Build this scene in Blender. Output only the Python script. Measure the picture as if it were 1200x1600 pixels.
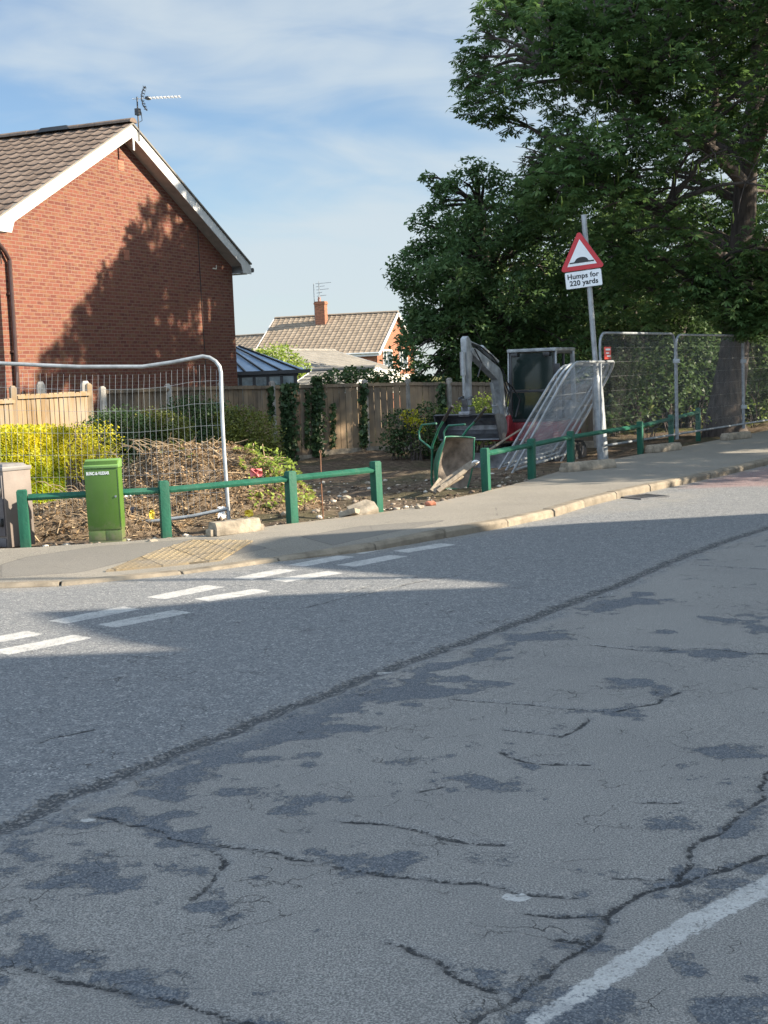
import bpy, bmesh, math, random
import numpy as np
from mathutils import Vector, Matrix
R = math.radians
random.seed(7)
for o in list(bpy.data.objects): bpy.data.objects.remove(o)
scn = bpy.context.scene
COL = scn.collection

# ------------------------------------------------------------------ camera
FPX = 2080.0; EYE = 1.5
pit = math.atan(213.9 / FPX); rol = R(2.2)
FW = np.array([0, math.cos(pit), -math.sin(pit)])
_r0 = np.array([1.0, 0, 0]); _u0 = np.array([0, math.sin(pit), math.cos(pit)])
RT = _r0 * math.cos(rol) - _u0 * math.sin(rol)
UP = _u0 * math.cos(rol) + _r0 * math.sin(rol)
CP = np.array([0, 0, EYE])
cam = bpy.data.cameras.new('camera'); camo = bpy.data.objects.new('camera', cam); COL.objects.link(camo)
cam.sensor_fit = 'VERTICAL'; cam.sensor_height = 36; cam.sensor_width = 27; cam.lens = FPX / 1600 * 36
cam.clip_start = 0.1; cam.clip_end = 3000
M4 = Matrix.Identity(4)
for i in range(3):
    M4[i][0] = RT[i]; M4[i][1] = UP[i]; M4[i][2] = -FW[i]; M4[i][3] = CP[i]
camo.matrix_world = M4
scn.camera = camo

def ray(x, y): return FW + RT * (x - 600) / FPX - UP * (y - 800) / FPX
def gp(x, y, z=0.0):
    d = ray(x, y); return CP + d * ((z - EYE) / d[2])
def at(x, y, Y):
    d = ray(x, y); return CP + d * (Y / d[1])

# ------------------------------------------------------------------ light
SE = R(27); SD = Vector((0.9816 * math.cos(SE), -0.19 * math.cos(SE), math.sin(SE))).normalized()
sun = bpy.data.lights.new('sun', 'SUN'); sun.energy = 5.0; sun.angle = R(0.53); sun.color = (1.0, 0.875, 0.69)
suno = bpy.data.objects.new('sun', sun); COL.objects.link(suno)
suno.rotation_euler = SD.to_track_quat('Z', 'Y').to_euler()
w = bpy.data.worlds.new('World'); scn.world = w; w.use_nodes = True
nt = w.node_tree; nt.nodes.clear()
def wn(t, **k):
    n = nt.nodes.new(t)
    for a, b in k.items(): setattr(n, a, b)
    return n
wo = wn('ShaderNodeOutputWorld'); bg = wn('ShaderNodeBackground'); bg.inputs['Strength'].default_value = 0.052
sky = wn('ShaderNodeTexSky', sky_type='NISHITA', sun_disc=False)
sky.sun_elevation = SE; sky.sun_rotation = math.atan2(SD.x, SD.y); sky.air_density = 1.0; sky.dust_density = 0.25; sky.ozone_density = 2.5
tc = wn('ShaderNodeTexCoord'); sep = wn('ShaderNodeSeparateXYZ'); nt.links.new(tc.outputs['Generated'], sep.inputs[0])
# soft broad cloud plus finer wisps, thicker towards the middle and right of the view
def cloud(scale, rot, stretch, detail, loc, dist):
    mp = wn('ShaderNodeMapping'); mp.inputs['Rotation'].default_value = (0, R(rot), 0); mp.inputs['Scale'].default_value = stretch; mp.inputs['Location'].default_value = loc
    nt.links.new(tc.outputs['Generated'], mp.inputs['Vector']); nz = wn('ShaderNodeTexNoise'); nz.inputs['Scale'].default_value = scale; nz.inputs['Detail'].default_value = detail
    nz.inputs['Roughness'].default_value = 0.52; nz.inputs['Distortion'].default_value = dist; nt.links.new(mp.outputs[0], nz.inputs['Vector']); return nz.outputs['Fac']
def wm(op, a, b):
    q = wn('ShaderNodeMath', operation=op)
    for i, v in enumerate((a, b)):
        if isinstance(v, (int, float)): q.inputs[i].default_value = v
        else: nt.links.new(v, q.inputs[i])
    return q.outputs[0]
c1 = cloud(3.2, 24, (1.0, 1.0, 2.4), 4, (0.3, 0.2, 0.55), 0.5); c2 = cloud(9, 24, (0.8, 1.0, 3.2), 7, (1.3, 0.4, 0.1), 0.9)
bias = wm('MULTIPLY', sep.outputs['X'], 0.55)
cs = wm('ADD', wm('ADD', wm('MULTIPLY', c1, 0.9), wm('MULTIPLY', c2, 0.35)), bias)
cr = wn('ShaderNodeMapRange', interpolation_type='SMOOTHSTEP'); cr.inputs['From Min'].default_value = 0.37; cr.inputs['From Max'].default_value = 0.70; cr.inputs['To Min'].default_value = 0.06
cr.inputs['To Max'].default_value = 0.86; nt.links.new(cs, cr.inputs['Value'])
mx = wn('ShaderNodeMixRGB'); mx.inputs['Color2'].default_value = (4.3, 4.85, 5.2, 1)
nt.links.new(cr.outputs[0], mx.inputs['Fac'])
tin = wn('ShaderNodeMixRGB', blend_type='MULTIPLY'); tin.inputs['Fac'].default_value = 1; tin.inputs['Color2'].default_value = (0.88, 0.94, 1.0, 1)
nt.links.new(sky.outputs[0], tin.inputs['Color1']); nt.links.new(tin.outputs[0], mx.inputs['Color1'])
# unseen bright cloud added behind the viewer to lift the shade
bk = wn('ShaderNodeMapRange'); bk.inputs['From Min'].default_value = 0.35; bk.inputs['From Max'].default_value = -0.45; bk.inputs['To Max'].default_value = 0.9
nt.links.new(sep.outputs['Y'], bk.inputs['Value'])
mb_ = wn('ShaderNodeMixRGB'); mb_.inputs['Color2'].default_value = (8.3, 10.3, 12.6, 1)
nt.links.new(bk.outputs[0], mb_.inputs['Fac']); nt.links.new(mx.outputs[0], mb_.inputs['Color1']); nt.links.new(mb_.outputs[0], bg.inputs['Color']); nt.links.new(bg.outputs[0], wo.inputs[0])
scn.view_settings.view_transform = 'Standard'; scn.view_settings.look = 'None'
scn.view_settings.gamma = 1; scn.view_settings.exposure = 1.6
scn.view_settings.use_curve_mapping = False

# ------------------------------------------------------------------ helpers
class NT:
    """small wrapper for building node materials"""
    def __init__(s, name):
        s.m = bpy.data.materials.new(name); s.m.use_nodes = True; s.t = s.m.node_tree
        s.b = s.t.nodes['Principled BSDF']; s.o = s.t.nodes['Material Output']
        s.tc = s.t.nodes.new('ShaderNodeTexCoord')
    def n(s, t, **k):
        q = s.t.nodes.new(t)
        for a, b in k.items():
            if a in q.inputs.keys() if isinstance(a, str) else False: pass
            setattr(q, a, b)
        return q
    def l(s, a, b): s.t.links.new(a, b)
    def noise(s, scale, detail=4, rough=0.55, vec=None, dist=0.0, stretch=None):
        q = s.n('ShaderNodeTexNoise'); q.inputs['Scale'].default_value = scale; q.inputs['Detail'].default_value = detail
        q.inputs['Roughness'].default_value = rough; q.inputs['Distortion'].default_value = dist
        v = vec or s.tc.outputs['Object']
        if stretch:
            mp = s.n('ShaderNodeMapping'); mp.inputs['Scale'].default_value = stretch; s.l(v, mp.inputs['Vector']); v = mp.outputs[0]
        s.l(v, q.inputs['Vector']); return q.outputs['Fac']
    def ramp(s, fac, stops):
        q = s.n('ShaderNodeValToRGB'); e = q.color_ramp.elements
        while len(e) < len(stops): e.new(0.5)
        for i, (p, c) in enumerate(stops):
            e[i].position = p; e[i].color = (c[0], c[1], c[2], 1)
        s.l(fac, q.inputs[0]); return q.outputs[0]
    def mr(s, v, a, b, c=0.0, d=1.0):
        q = s.n('ShaderNodeMapRange'); q.inputs['From Min'].default_value = a; q.inputs['From Max'].default_value = b
        q.inputs['To Min'].default_value = c; q.inputs['To Max'].default_value = d; s.l(v, q.inputs['Value']); return q.outputs[0]
    def math(s, op, a, b):
        q = s.n('ShaderNodeMath', operation=op)
        for i, v in enumerate((a, b)):
            if isinstance(v, (int, float)): q.inputs[i].default_value = v
            else: s.l(v, q.inputs[i])
        return q.outputs[0]
    def mix(s, f, a, b, mode='MIX'):
        q = s.n('ShaderNodeMixRGB', blend_type=mode)
        for i, v in zip(('Fac', 'Color1', 'Color2'), (f, a, b)):
            if isinstance(v, (int, float)): q.inputs[i].default_value = v
            elif isinstance(v, tuple): q.inputs[i].default_value = (v[0], v[1], v[2], 1)
            else: s.l(v, q.inputs[i])
        return q.outputs[0]
    def bump(s, h, strength=0.3, dist=0.01):
        q = s.n('ShaderNodeBump'); q.inputs['Strength'].default_value = strength; q.inputs['Distance'].default_value = dist
        s.l(h, q.inputs['Height']); s.l(q.outputs[0], s.b.inputs['Normal'])
    def fin(s, col=None, rough=0.7, metal=0.0, spec=None):
        if isinstance(col, tuple): s.b.inputs['Base Color'].default_value = (*col, 1)
        elif col is not None: s.l(col, s.b.inputs['Base Color'])
        if isinstance(rough, (int, float)): s.b.inputs['Roughness'].default_value = rough
        else: s.l(rough, s.b.inputs['Roughness'])
        s.b.inputs['Metallic'].default_value = metal
        if spec is not None: s.b.inputs['Specular IOR Level'].default_value = spec
        return s.m

def simple(name, c, rough=0.6, metal=0.0, var=0.25, scale=6, bump=0.0, bs=40, stretch=None, c2=None):
    """paint / timber / concrete with real surface variation"""
    t = NT(name); f = t.noise(scale, 5, 0.6, stretch=stretch)
    lo = tuple(v * (1 - var) for v in c); hi = c2 or tuple(min(1, v * (1 + var)) for v in c)
    col = t.ramp(f, [(0.32, lo), (0.68, hi)])
    if bump: t.bump(t.noise(bs, 4, 0.6, stretch=stretch), bump, 0.01)
    return t.fin(col, rough, metal)

def attr(o, label=None, cat=None, group=None, kind=None):
    if label: o['label'] = label
    if cat: o['category'] = cat
    if group: o['group'] = group
    if kind: o['kind'] = kind
    return o
def empty(name, loc=(0, 0, 0), rz=0.0, label=None, cat=None, group=None):
    o = bpy.data.objects.new(name, None); COL.objects.link(o); o.location = loc; o.rotation_euler = (0, 0, rz)
    o.empty_display_size = 0.2
    return attr(o, label, cat, group)
def copy_tree(o, parent=None):
    c = o.copy(); COL.objects.link(c)
    if parent is not None: c.parent = parent
    for ch in list(o.children): copy_tree(ch, c)
    return c

class MB:
    def __init__(s): s.v = []; s.f = []; s.mi = []
    def add(s, vs, fs, mi=0):
        n = len(s.v); s.v += [tuple(map(float, p)) for p in vs]; s.f += [tuple(n + i for i in f) for f in fs]; s.mi += [mi] * len(fs); return s
    def box(s, c, d, rz=0, m=None, mi=0, taper=1.0):
        hx, hy, hz = d[0] / 2, d[1] / 2, d[2] / 2; vs = []
        for z in (-1, 1):
            t = taper if z > 0 else 1.0
            for x, y in ((-1, -1), (1, -1), (1, 1), (-1, 1)): vs.append(Vector((x * hx * t, y * hy * t, z * hz)))
        M = m or Matrix.Rotation(rz, 4, 'Z')
        vs = [M @ v + Vector(c) for v in vs]
        return s.add(vs, [(3, 2, 1, 0), (4, 5, 6, 7), (0, 1, 5, 4), (1, 2, 6, 5), (2, 3, 7, 6), (3, 0, 4, 7)], mi)
    def beam(s, a, b, w_, h_, up=(0, 0, 1), mi=0):
        a = Vector(a); b = Vector(b); d = (b - a); L = d.length; d.normalize(); u = Vector(up)
        x = d.cross(u); x = x.normalized() if x.length > 1e-6 else Vector((1, 0, 0)); z = x.cross(d)
        vs = []
        for p in (a, b):
            for i, j in ((-1, -1), (1, -1), (1, 1), (-1, 1)): vs.append(p + x * i * w_ / 2 + z * j * h_ / 2)
        return s.add(vs, [(0, 1, 2, 3), (7, 6, 5, 4), (0, 4, 5, 1), (1, 5, 6, 2), (2, 6, 7, 3), (3, 7, 4, 0)], mi)
    def prism(s, poly, axis, lo, hi, mi=0):
        """poly: 2D points, extruded along axis 0/1/2"""
        def P(a, b, t):
            return {0: (t, a, b), 1: (a, t, b), 2: (a, b, t)}[axis]
        n = len(poly); vs = [P(a, b, lo) for a, b in poly] + [P(a, b, hi) for a, b in poly]
        fs = [tuple(range(n - 1, -1, -1)), tuple(range(n, 2 * n))] + [(i, (i + 1) % n, n + (i + 1) % n, n + i) for i in range(n)]
        return s.add(vs, fs, mi)
    def tube(s, pts, r, n=8, cap=True, mi=0):
        pts = [Vector(p) for p in pts]; k = len(pts)
        rs = r if isinstance(r, (list, tuple)) else [r] * k
        base = len(s.v); prev = None; vs = []
        for i, p in enumerate(pts):
            d = (pts[min(i + 1, k - 1)] - pts[max(i - 1, 0)])
            d = d.normalized() if d.length > 1e-9 else Vector((0, 0, 1))
            if prev is None:
                a = d.orthogonal().normalized()
            else:
                a = (prev - d * prev.dot(d)); a = a.normalized() if a.length > 1e-6 else d.orthogonal().normalized()
            prev = a; b = d.cross(a)
            for j in range(n):
                t = 2 * math.pi * j / n; vs.append(p + (a * math.cos(t) + b * math.sin(t)) * rs[i])
        fs = []
        for i in range(k - 1):
            for j in range(n):
                fs.append((i * n + j, i * n + (j + 1) % n, (i + 1) * n + (j + 1) % n, (i + 1) * n + j))
        if cap: fs.append(tuple(range(n - 1, -1, -1))); fs.append(tuple((k - 1) * n + j for j in range(n)))
        return s.add(vs, fs, mi)
    def build(s, name, mat, parent=None, smooth=False, bevel=0.0, angle=35):
        me = bpy.data.meshes.new(name); me.from_pydata(s.v, [], s.f); me.update()
        mats = mat if isinstance(mat, (list, tuple)) else [mat]
        for m in mats: me.materials.append(m)
        if len(mats) > 1: me.polygons.foreach_set('material_index', s.mi)
        bm = bmesh.new(); bm.from_mesh(me)
        bmesh.ops.recalc_face_normals(bm, faces=bm.faces)
        if bevel > 0:
            es = [e for e in bm.edges if len(e.link_faces) == 2 and e.calc_face_angle(0) > R(30)]
            bmesh.ops.bevel(bm, geom=es, offset=bevel, segments=2, affect='EDGES', clamp_overlap=True, profile=0.6)
        bm.to_mesh(me); bm.free()
        if smooth or bevel > 0:
            me.polygons.foreach_set('use_smooth', [True] * len(me.polygons)); me.set_sharp_from_angle(angle=R(angle))
        o = bpy.data.objects.new(name, me); COL.objects.link(o)
        if parent is not None: o.parent = parent
        return o

def mesh_np(name, V, F, mat, parent=None, smooth=False, attrs=None):
    """V (n,3), F (m,k) equal-size faces, from numpy"""
    V = np.asarray(V, np.float32); F = np.asarray(F, np.int32); k = F.shape[1]
    me = bpy.data.meshes.new(name)
    me.vertices.add(len(V)); me.vertices.foreach_set('co', V.ravel())
    me.loops.add(F.size); me.loops.foreach_set('vertex_index', F.ravel())
    me.polygons.add(len(F)); me.polygons.foreach_set('loop_start', np.arange(0, F.size, k, dtype=np.int32))
    me.update(calc_edges=True)
    if smooth: me.polygons.foreach_set('use_smooth', np.ones(len(F), bool))
    for nm, a in (attrs or {}).items():
        q = me.attributes.new(nm, 'FLOAT', 'POINT'); q.data.foreach_set('value', np.asarray(a, np.float32))
    me.materials.append(mat)
    o = bpy.data.objects.new(name, me); COL.objects.link(o)
    if parent is not None: o.parent = parent
    return o

def vnoise(x, y, seed=0):
    """smooth value noise, numpy"""
    xi = np.floor(x).astype(int); yi = np.floor(y).astype(int); fx = x - xi; fy = y - yi
    fx = fx * fx * (3 - 2 * fx); fy = fy * fy * (3 - 2 * fy)
    def h(a, b):
        n = (a * 374761393 + b * 668265263 + seed * 1442695041) & 0x7fffffff
        n = ((n ^ (n >> 13)) * 1274126177) & 0x7fffffff
        return ((n ^ (n >> 16)) & 0xffff) / 65535.0
    return (h(xi, yi) * (1 - fx) + h(xi + 1, yi) * fx) * (1 - fy) + (h(xi, yi + 1) * (1 - fx) + h(xi + 1, yi + 1) * fx) * fy
def fbm(x, y, seed=0, o=4):
    s = 0; a = 0.5
    for i in range(o): s = s + a * vnoise(x * 2 ** i, y * 2 ** i, seed + i); a *= 0.5
    return s

# ------------------------------------------------------------------ materials
def asphalt_far():
    pass
def mat_road():
    t = NT('road_asphalt')
    P = t.tc.outputs['Object']
    def A(nm):
        q = t.n('ShaderNodeAttribute', attribute_name=nm); return q.outputs['Fac']
    # fine chippings
    vo = t.n('ShaderNodeTexVoronoi'); vo.inputs['Scale'].default_value = 120; t.l(P, vo.inputs['Vector'])
    bw = t.n('ShaderNodeSeparateColor'); t.l(vo.outputs['Color'], bw.inputs[0])
    grain = t.noise(160, 3, 0.7); big = t.noise(0.8, 4, 0.6); med = t.noise(14, 5, 0.65)
    # coarse blue-grey surface dressing on the far lane
    coarse = t.ramp(bw.outputs[0], [(0.0, (0.075, 0.082, 0.092)), (0.45, (0.165, 0.172, 0.18)), (0.9, (0.27, 0.27, 0.27)), (1.0, (0.46, 0.45, 0.43))])
    coarse = t.mix(t.mr(med, 0.35, 0.7, 0.0, 0.6), coarse, (0.10, 0.107, 0.117))
    # smoother worn, browner surface on the near lane
    fine = t.ramp(grain, [(0.36, (0.085, 0.084, 0.083)), (0.5, (0.205, 0.197, 0.188)), (0.64, (0.40, 0.385, 0.36))])
    fine = t.mix(t.mr(big, 0.35, 0.7, 0.0, 0.45), fine, (0.15, 0.147, 0.145), 'MIX')
    vs = t.n('ShaderNodeTexVoronoi'); vs.inputs['Scale'].default_value = 80; t.l(P, vs.inputs['Vector'])
    spk = t.n('ShaderNodeSeparateColor'); t.l(vs.outputs['Color'], spk.inputs[0])
    fine = t.mix(t.mr(spk.outputs[1], 0.95, 0.98, 0, 0.4), fine, (0.36, 0.33, 0.30))
    v3 = t.n('ShaderNodeTexVoronoi'); v3.inputs['Scale'].default_value = 190; t.l(P, v3.inputs['Vector']); b3 = t.n('ShaderNodeSeparateColor'); t.l(v3.outputs['Color'], b3.inputs[0])
    darkp = t.ramp(b3.outputs[1], [(0.0, (0.050, 0.059, 0.074)), (0.6, (0.090, 0.101, 0.120)), (1.0, (0.18, 0.19, 0.20))])
    darkp = t.mix(t.mr(b3.outputs[0], 0.95, 0.98, 0, 0.6), darkp, (0.30, 0.29, 0.28))
    e1 = t.noise(3.2, 6, 0.62); e2 = t.noise(26, 4, 0.7)
    ed = t.math('ADD', t.math('MULTIPLY', t.math('SUBTRACT', e1, 0.5), 0.5), t.math('MULTIPLY', t.math('SUBTRACT', e2, 0.5), 0.16))
    darkp = t.mix(t.mr(t.noise(38, 4, 0.75), 0.58, 0.68, 0, 0.6), darkp, fine)
    darkp = t.mix(t.mr(t.noise(16, 4, 0.8), 0.60, 0.66, 0, 0.7), darkp, (0.035, 0.04, 0.05))
    lane = t.mr(t.math('ADD', A('lane'), t.math('MULTIPLY', ed, 0.9)), -0.05, 0.05)      # 1 = near lane
    e3 = t.noise(9, 5, 0.75)
    wear = t.mr(t.math('ADD', A('wear'), t.math('ADD', t.math('MULTIPLY', ed, 1.1), t.math('ADD', t.math('MULTIPLY', t.math('SUBTRACT', e3, 0.5), 0.9), t.math('MULTIPLY', t.math('SUBTRACT', t.noise(70, 3, 0.7), 0.5), 0.55)))), 0.45, 0.55)
    col = t.mix(lane, coarse, t.mix(wear, fine, darkp))
    # cracks
    cn = t.math('ADD', t.math('MULTIPLY', t.math('SUBTRACT', t.noise(11, 5, 0.75), 0.5), 0.05), t.math('MULTIPLY', t.math('SUBTRACT', t.noise(55, 3, 0.8), 0.5), 0.03))
    ck = t.mr(t.math('SUBTRACT', A('crack'), t.math('ADD', 0.0, cn)), -0.001, 0.007, 1.0, 0.0)
    vc = t.n('ShaderNodeTexVoronoi', feature='DISTANCE_TO_EDGE'); vc.inputs['Scale'].default_value = 4.2
    wob = t.n('ShaderNodeTexNoise'); wob.inputs['Scale'].default_value = 7; wob.inputs['Detail'].default_value = 4; t.l(P, wob.inputs['Vector'])
    wv = t.n('ShaderNodeVectorMath', operation='SCALE'); wv.inputs['Scale'].default_value = 0.28; t.l(wob.outputs['Color'], wv.inputs[0])
    wa = t.n('ShaderNodeVectorMath', operation='ADD'); t.l(P, wa.inputs[0]); t.l(wv.outputs[0], wa.inputs[1]); t.l(wa.outputs[0], vc.inputs['Vector'])
    hair = t.math('MULTIPLY', t.mr(vc.outputs['Distance'], 0.0, 0.012, 1, 0), t.mr(e1, 0.52, 0.62, 0, 0.7))
    ck = t.math('MAXIMUM', ck, hair)
    seam = t.mr(t.math('ADD', A('seam'), t.math('MULTIPLY', t.math('SUBTRACT', e2, 0.5), 0.20)), 0.01, 0.055, 1.0, 0.0)
    col = t.mix(t.math('MULTIPLY', seam, 0.8), col, (0.032, 0.036, 0.042))
    rub = t.math('MULTIPLY', t.mr(A('seam'), 0.05, 0.22, 1, 0), t.mr(spk.outputs[2], 0.72, 0.8, 0, 0.8))
    col = t.mix(rub, col, (0.24, 0.23, 0.22))
    ckv = t.mr(t.noise(5.5, 4, 0.7), 0.30, 0.52, 0.3, 0.95)
    crumb = t.math('MULTIPLY', t.mr(A('crack'), 0.004, 0.035, 1, 0), t.mr(b3.outputs[2], 0.70, 0.8, 0, 0.75))
    col = t.mix(crumb, col, (0.21, 0.205, 0.20))
    halo = t.math('MULTIPLY', t.mr(t.math('ADD', A('crack'), t.math('MULTIPLY', t.math('SUBTRACT', e3, 0.5), 0.10)), 0.0, 0.03, 1, 0), 0.30)
    col = t.mix(t.math('MULTIPLY', halo, ckv), col, (0.07, 0.078, 0.09))
    col = t.mix(t.math('MULTIPLY', ck, ckv), col, (0.022, 0.024, 0.028))
    # red anti-skid surfacing by the hump and paler trench patch
    col = t.mix(t.math('MULTIPLY', A('red'), t.mr(e2, 0.3, 0.6, 0.1, 0.42)), col, (0.30, 0.115, 0.095))
    col = t.mix(t.math('MULTIPLY', A('dust'), t.mr(e1, 0.3, 0.7, 0.15, 0.6)), col, (0.30, 0.27, 0.22))
    # white paint, partly worn away
    pm = t.mr(t.math('ADD', A('paint'), t.math('MULTIPLY', t.math('SUBTRACT', e2, 0.5), 0.62)), 0.41, 0.50)
    pc = t.ramp(grain, [(0.3, (0.36, 0.36, 0.355)), (0.7, (0.56, 0.55, 0.53))])
    pm = t.math('MULTIPLY', pm, t.math('MULTIPLY', t.mr(bw.outputs[2], 0.02, 0.2, 0.3, 1.0), t.math('MULTIPLY', t.mr(e3, 0.3, 0.55, 0.45, 0.95), t.mr(t.noise(34, 4, 0.8), 0.60, 0.66, 1.0, 0.35))))
    col = t.mix(pm, col, pc)
    hgt = t.math('SUBTRACT', t.math('MULTIPLY', t.mix(lane, bw.outputs[0], t.math('MULTIPLY', grain, 0.5)), 0.5), t.math('MULTIPLY', t.math('MAXIMUM', t.math('MAXIMUM', ck, seam), t.math('MULTIPLY', t.math('MULTIPLY', wear, lane), 0.25)), 1.3))
    t.bump(hgt, 0.9, 0.014)
    t.l(P, vo.inputs['Vector'])
    return t.fin(col, t.mix(lane, 0.62, 0.74) if False else 0.72, spec=0.35)

def mat_brick(scale=1.0, c1=(0.175, 0.063, 0.043), c2=(0.105, 0.036, 0.029), mortar=(0.19, 0.130, 0.100), axis='xz'):
    t = NT('brickwork')
    s = t.n('ShaderNodeSeparateXYZ'); t.l(t.tc.outputs['Object'], s.inputs[0])
    c = t.n('ShaderNodeCombineXYZ'); t.l(t.math('ADD', s.outputs[0], s.outputs[1]), c.inputs[0]); t.l(s.outputs[2], c.inputs[1])
    b = t.n('ShaderNodeTexBrick', offset=0.5); b.inputs['Scale'].default_value = 1.0
    b.inputs['Brick Width'].default_value = 0.225 * scale; b.inputs['Row Height'].default_value = 0.075 * scale
    b.inputs['Mortar Size'].default_value = 0.0085 * scale; b.inputs['Mortar Smooth'].default_value = 0.25; b.inputs['Bias'].default_value = 0.0
    b.inputs['Color1'].default_value = (*c1, 1); b.inputs['Color2'].default_value = (*c2, 1); b.inputs['Mortar'].default_value = (*mortar, 1)
    t.l(c.outputs[0], b.inputs['Vector'])
    big = t.noise(0.7, 4, 0.6); f = t.noise(24, 3, 0.6)
    # each brick a little different: cell noise on the brick grid
    wn_ = t.n('ShaderNodeTexNoise'); wn_.inputs['Scale'].default_value = 5.0; wn_.inputs['Detail'].default_value = 1
    mp = t.n('ShaderNodeMapping'); mp.inputs['Scale'].default_value = (0.9, 2.6, 1); t.l(c.outputs[0], mp.inputs['Vector']); t.l(mp.outputs[0], wn_.inputs['Vector'])
    col = t.mix(t.mr(wn_.outputs['Fac'], 0.48, 0.62, 0, 0.9), b.outputs['Color'], (0.165, 0.085, 0.048), 'MIX')
    col = t.mix(b.outputs['Fac'], col, b.outputs['Color'])
    col = t.mix(t.mr(big, 0.3, 0.75, 0, 0.3), col, (0.15, 0.052, 0.036))
    col = t.mix(t.mr(f, 0.55, 0.8, 0, 0.35), col, (0.12, 0.042, 0.03))
    t.bump(t.math('SUBTRACT', t.math('MULTIPLY', f, 0.2), b.outputs['Fac']), 0.5, 0.006)
    return t.fin(col, 0.88, spec=0.2)

def mat_leaf(name, dark, light, trans=0.35, tip=None, clump=1.2, rough=0.55):
    t = NT(name); g = t.n('ShaderNodeNewGeometry')
    rnd = g.outputs['Random Per Island']
    cl = t.noise(clump, 2, 0.5)
    f = t.math('ADD', t.math('MULTIPLY', rnd, 0.6), t.math('MULTIPLY', t.mr(cl, 0.35, 0.65), 0.4))
    st = [(0.05, dark), (0.75, light)]
    if tip: st.append((0.97, tip))
    col = t.ramp(f, st)
    t.fin(col, rough, spec=0.35)
    tr = t.n('ShaderNodeBsdfTranslucent'); tcol = t.mix(0.5, col, tuple(min(1, v * 1.9) for v in light)); t.l(tcol, tr.inputs[0])
    mxs = t.n('ShaderNodeMixShader'); mxs.inputs[0].default_value = trans
    t.l(t.b.outputs[0], mxs.inputs[1]); t.l(tr.outputs[0], mxs.inputs[2]); t.l(mxs.outputs[0], t.o.inputs[0])
    return t.m

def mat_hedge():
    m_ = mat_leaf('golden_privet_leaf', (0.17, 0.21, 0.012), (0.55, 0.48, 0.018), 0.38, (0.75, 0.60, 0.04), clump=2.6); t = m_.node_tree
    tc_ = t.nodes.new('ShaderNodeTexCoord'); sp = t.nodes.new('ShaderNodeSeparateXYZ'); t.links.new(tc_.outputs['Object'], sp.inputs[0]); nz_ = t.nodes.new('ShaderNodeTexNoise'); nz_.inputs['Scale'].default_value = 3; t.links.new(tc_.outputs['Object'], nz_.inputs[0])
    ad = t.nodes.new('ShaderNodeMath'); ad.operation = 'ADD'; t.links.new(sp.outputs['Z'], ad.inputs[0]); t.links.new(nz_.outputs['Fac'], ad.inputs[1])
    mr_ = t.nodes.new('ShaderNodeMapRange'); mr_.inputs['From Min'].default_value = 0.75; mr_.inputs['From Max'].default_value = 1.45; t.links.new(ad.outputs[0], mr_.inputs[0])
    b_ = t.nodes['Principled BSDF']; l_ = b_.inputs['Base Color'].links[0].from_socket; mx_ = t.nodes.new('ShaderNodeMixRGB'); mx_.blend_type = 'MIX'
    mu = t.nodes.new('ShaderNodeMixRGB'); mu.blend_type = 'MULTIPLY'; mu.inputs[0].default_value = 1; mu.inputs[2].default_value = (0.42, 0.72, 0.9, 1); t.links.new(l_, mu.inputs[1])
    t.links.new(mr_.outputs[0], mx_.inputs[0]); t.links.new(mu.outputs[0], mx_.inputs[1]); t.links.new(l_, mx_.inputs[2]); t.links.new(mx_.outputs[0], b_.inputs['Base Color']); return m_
def mat_wood(name, a, b, c=None, ax=2, rough=0.85):
    t = NT(name); st = [9, 9, 9]; st[ax] = 0.7
    f = t.noise(2.2, 5, 0.65, stretch=tuple(st)); big = t.noise(0.9, 3, 0.6)
    g = t.n('ShaderNodeNewGeometry'); rnd = g.outputs['Random Per Island']
    col = t.ramp(f, [(0.3, a), (0.7, b)])
    col = t.mix(t.mr(rnd, 0, 1, 0, 0.6), col, tuple(v * 0.5 for v in a))
    if c: col = t.mix(t.mr(big, 0.42, 0.62, 0, 0.8), col, c)
    t.bump(f, 0.4, 0.01)
    return t.fin(col, rough, spec=0.2)

def mat_earth():
    t = NT('bare_earth')
    big = t.noise(0.45, 5, 0.6); f = t.noise(9, 6, 0.7); g = t.noise(60, 4, 0.7)
    col = t.ramp(f, [(0.28, (0.045, 0.034, 0.027)), (0.5, (0.11, 0.082, 0.06)), (0.72, (0.24, 0.185, 0.135))])
    col = t.mix(t.mr(big, 0.48, 0.62, 0, 0.55), col, (0.075, 0.075, 0.04))
    col = t.mix(t.mr(g, 0.62, 0.7, 0, 0.7), col, (0.33, 0.28, 0.22))
    t.bump(t.math('ADD', f, t.math('MULTIPLY', g, 0.4)), 1.0, 0.05)
    return t.fin(col, 0.95, spec=0.1)
def mat_grass():
    t = NT('rough_grass'); big = t.noise(0.25, 5, 0.6); f = t.noise(14, 5, 0.7)
    col = t.ramp(f, [(0.3, (0.035, 0.05, 0.016)), (0.7, (0.12, 0.14, 0.04))])
    col = t.mix(t.mr(big, 0.4, 0.62, 0, 0.7), col, (0.15, 0.12, 0.06))
    t.bump(f, 1.0, 0.06); return t.fin(col, 0.95, spec=0.1)
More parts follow.
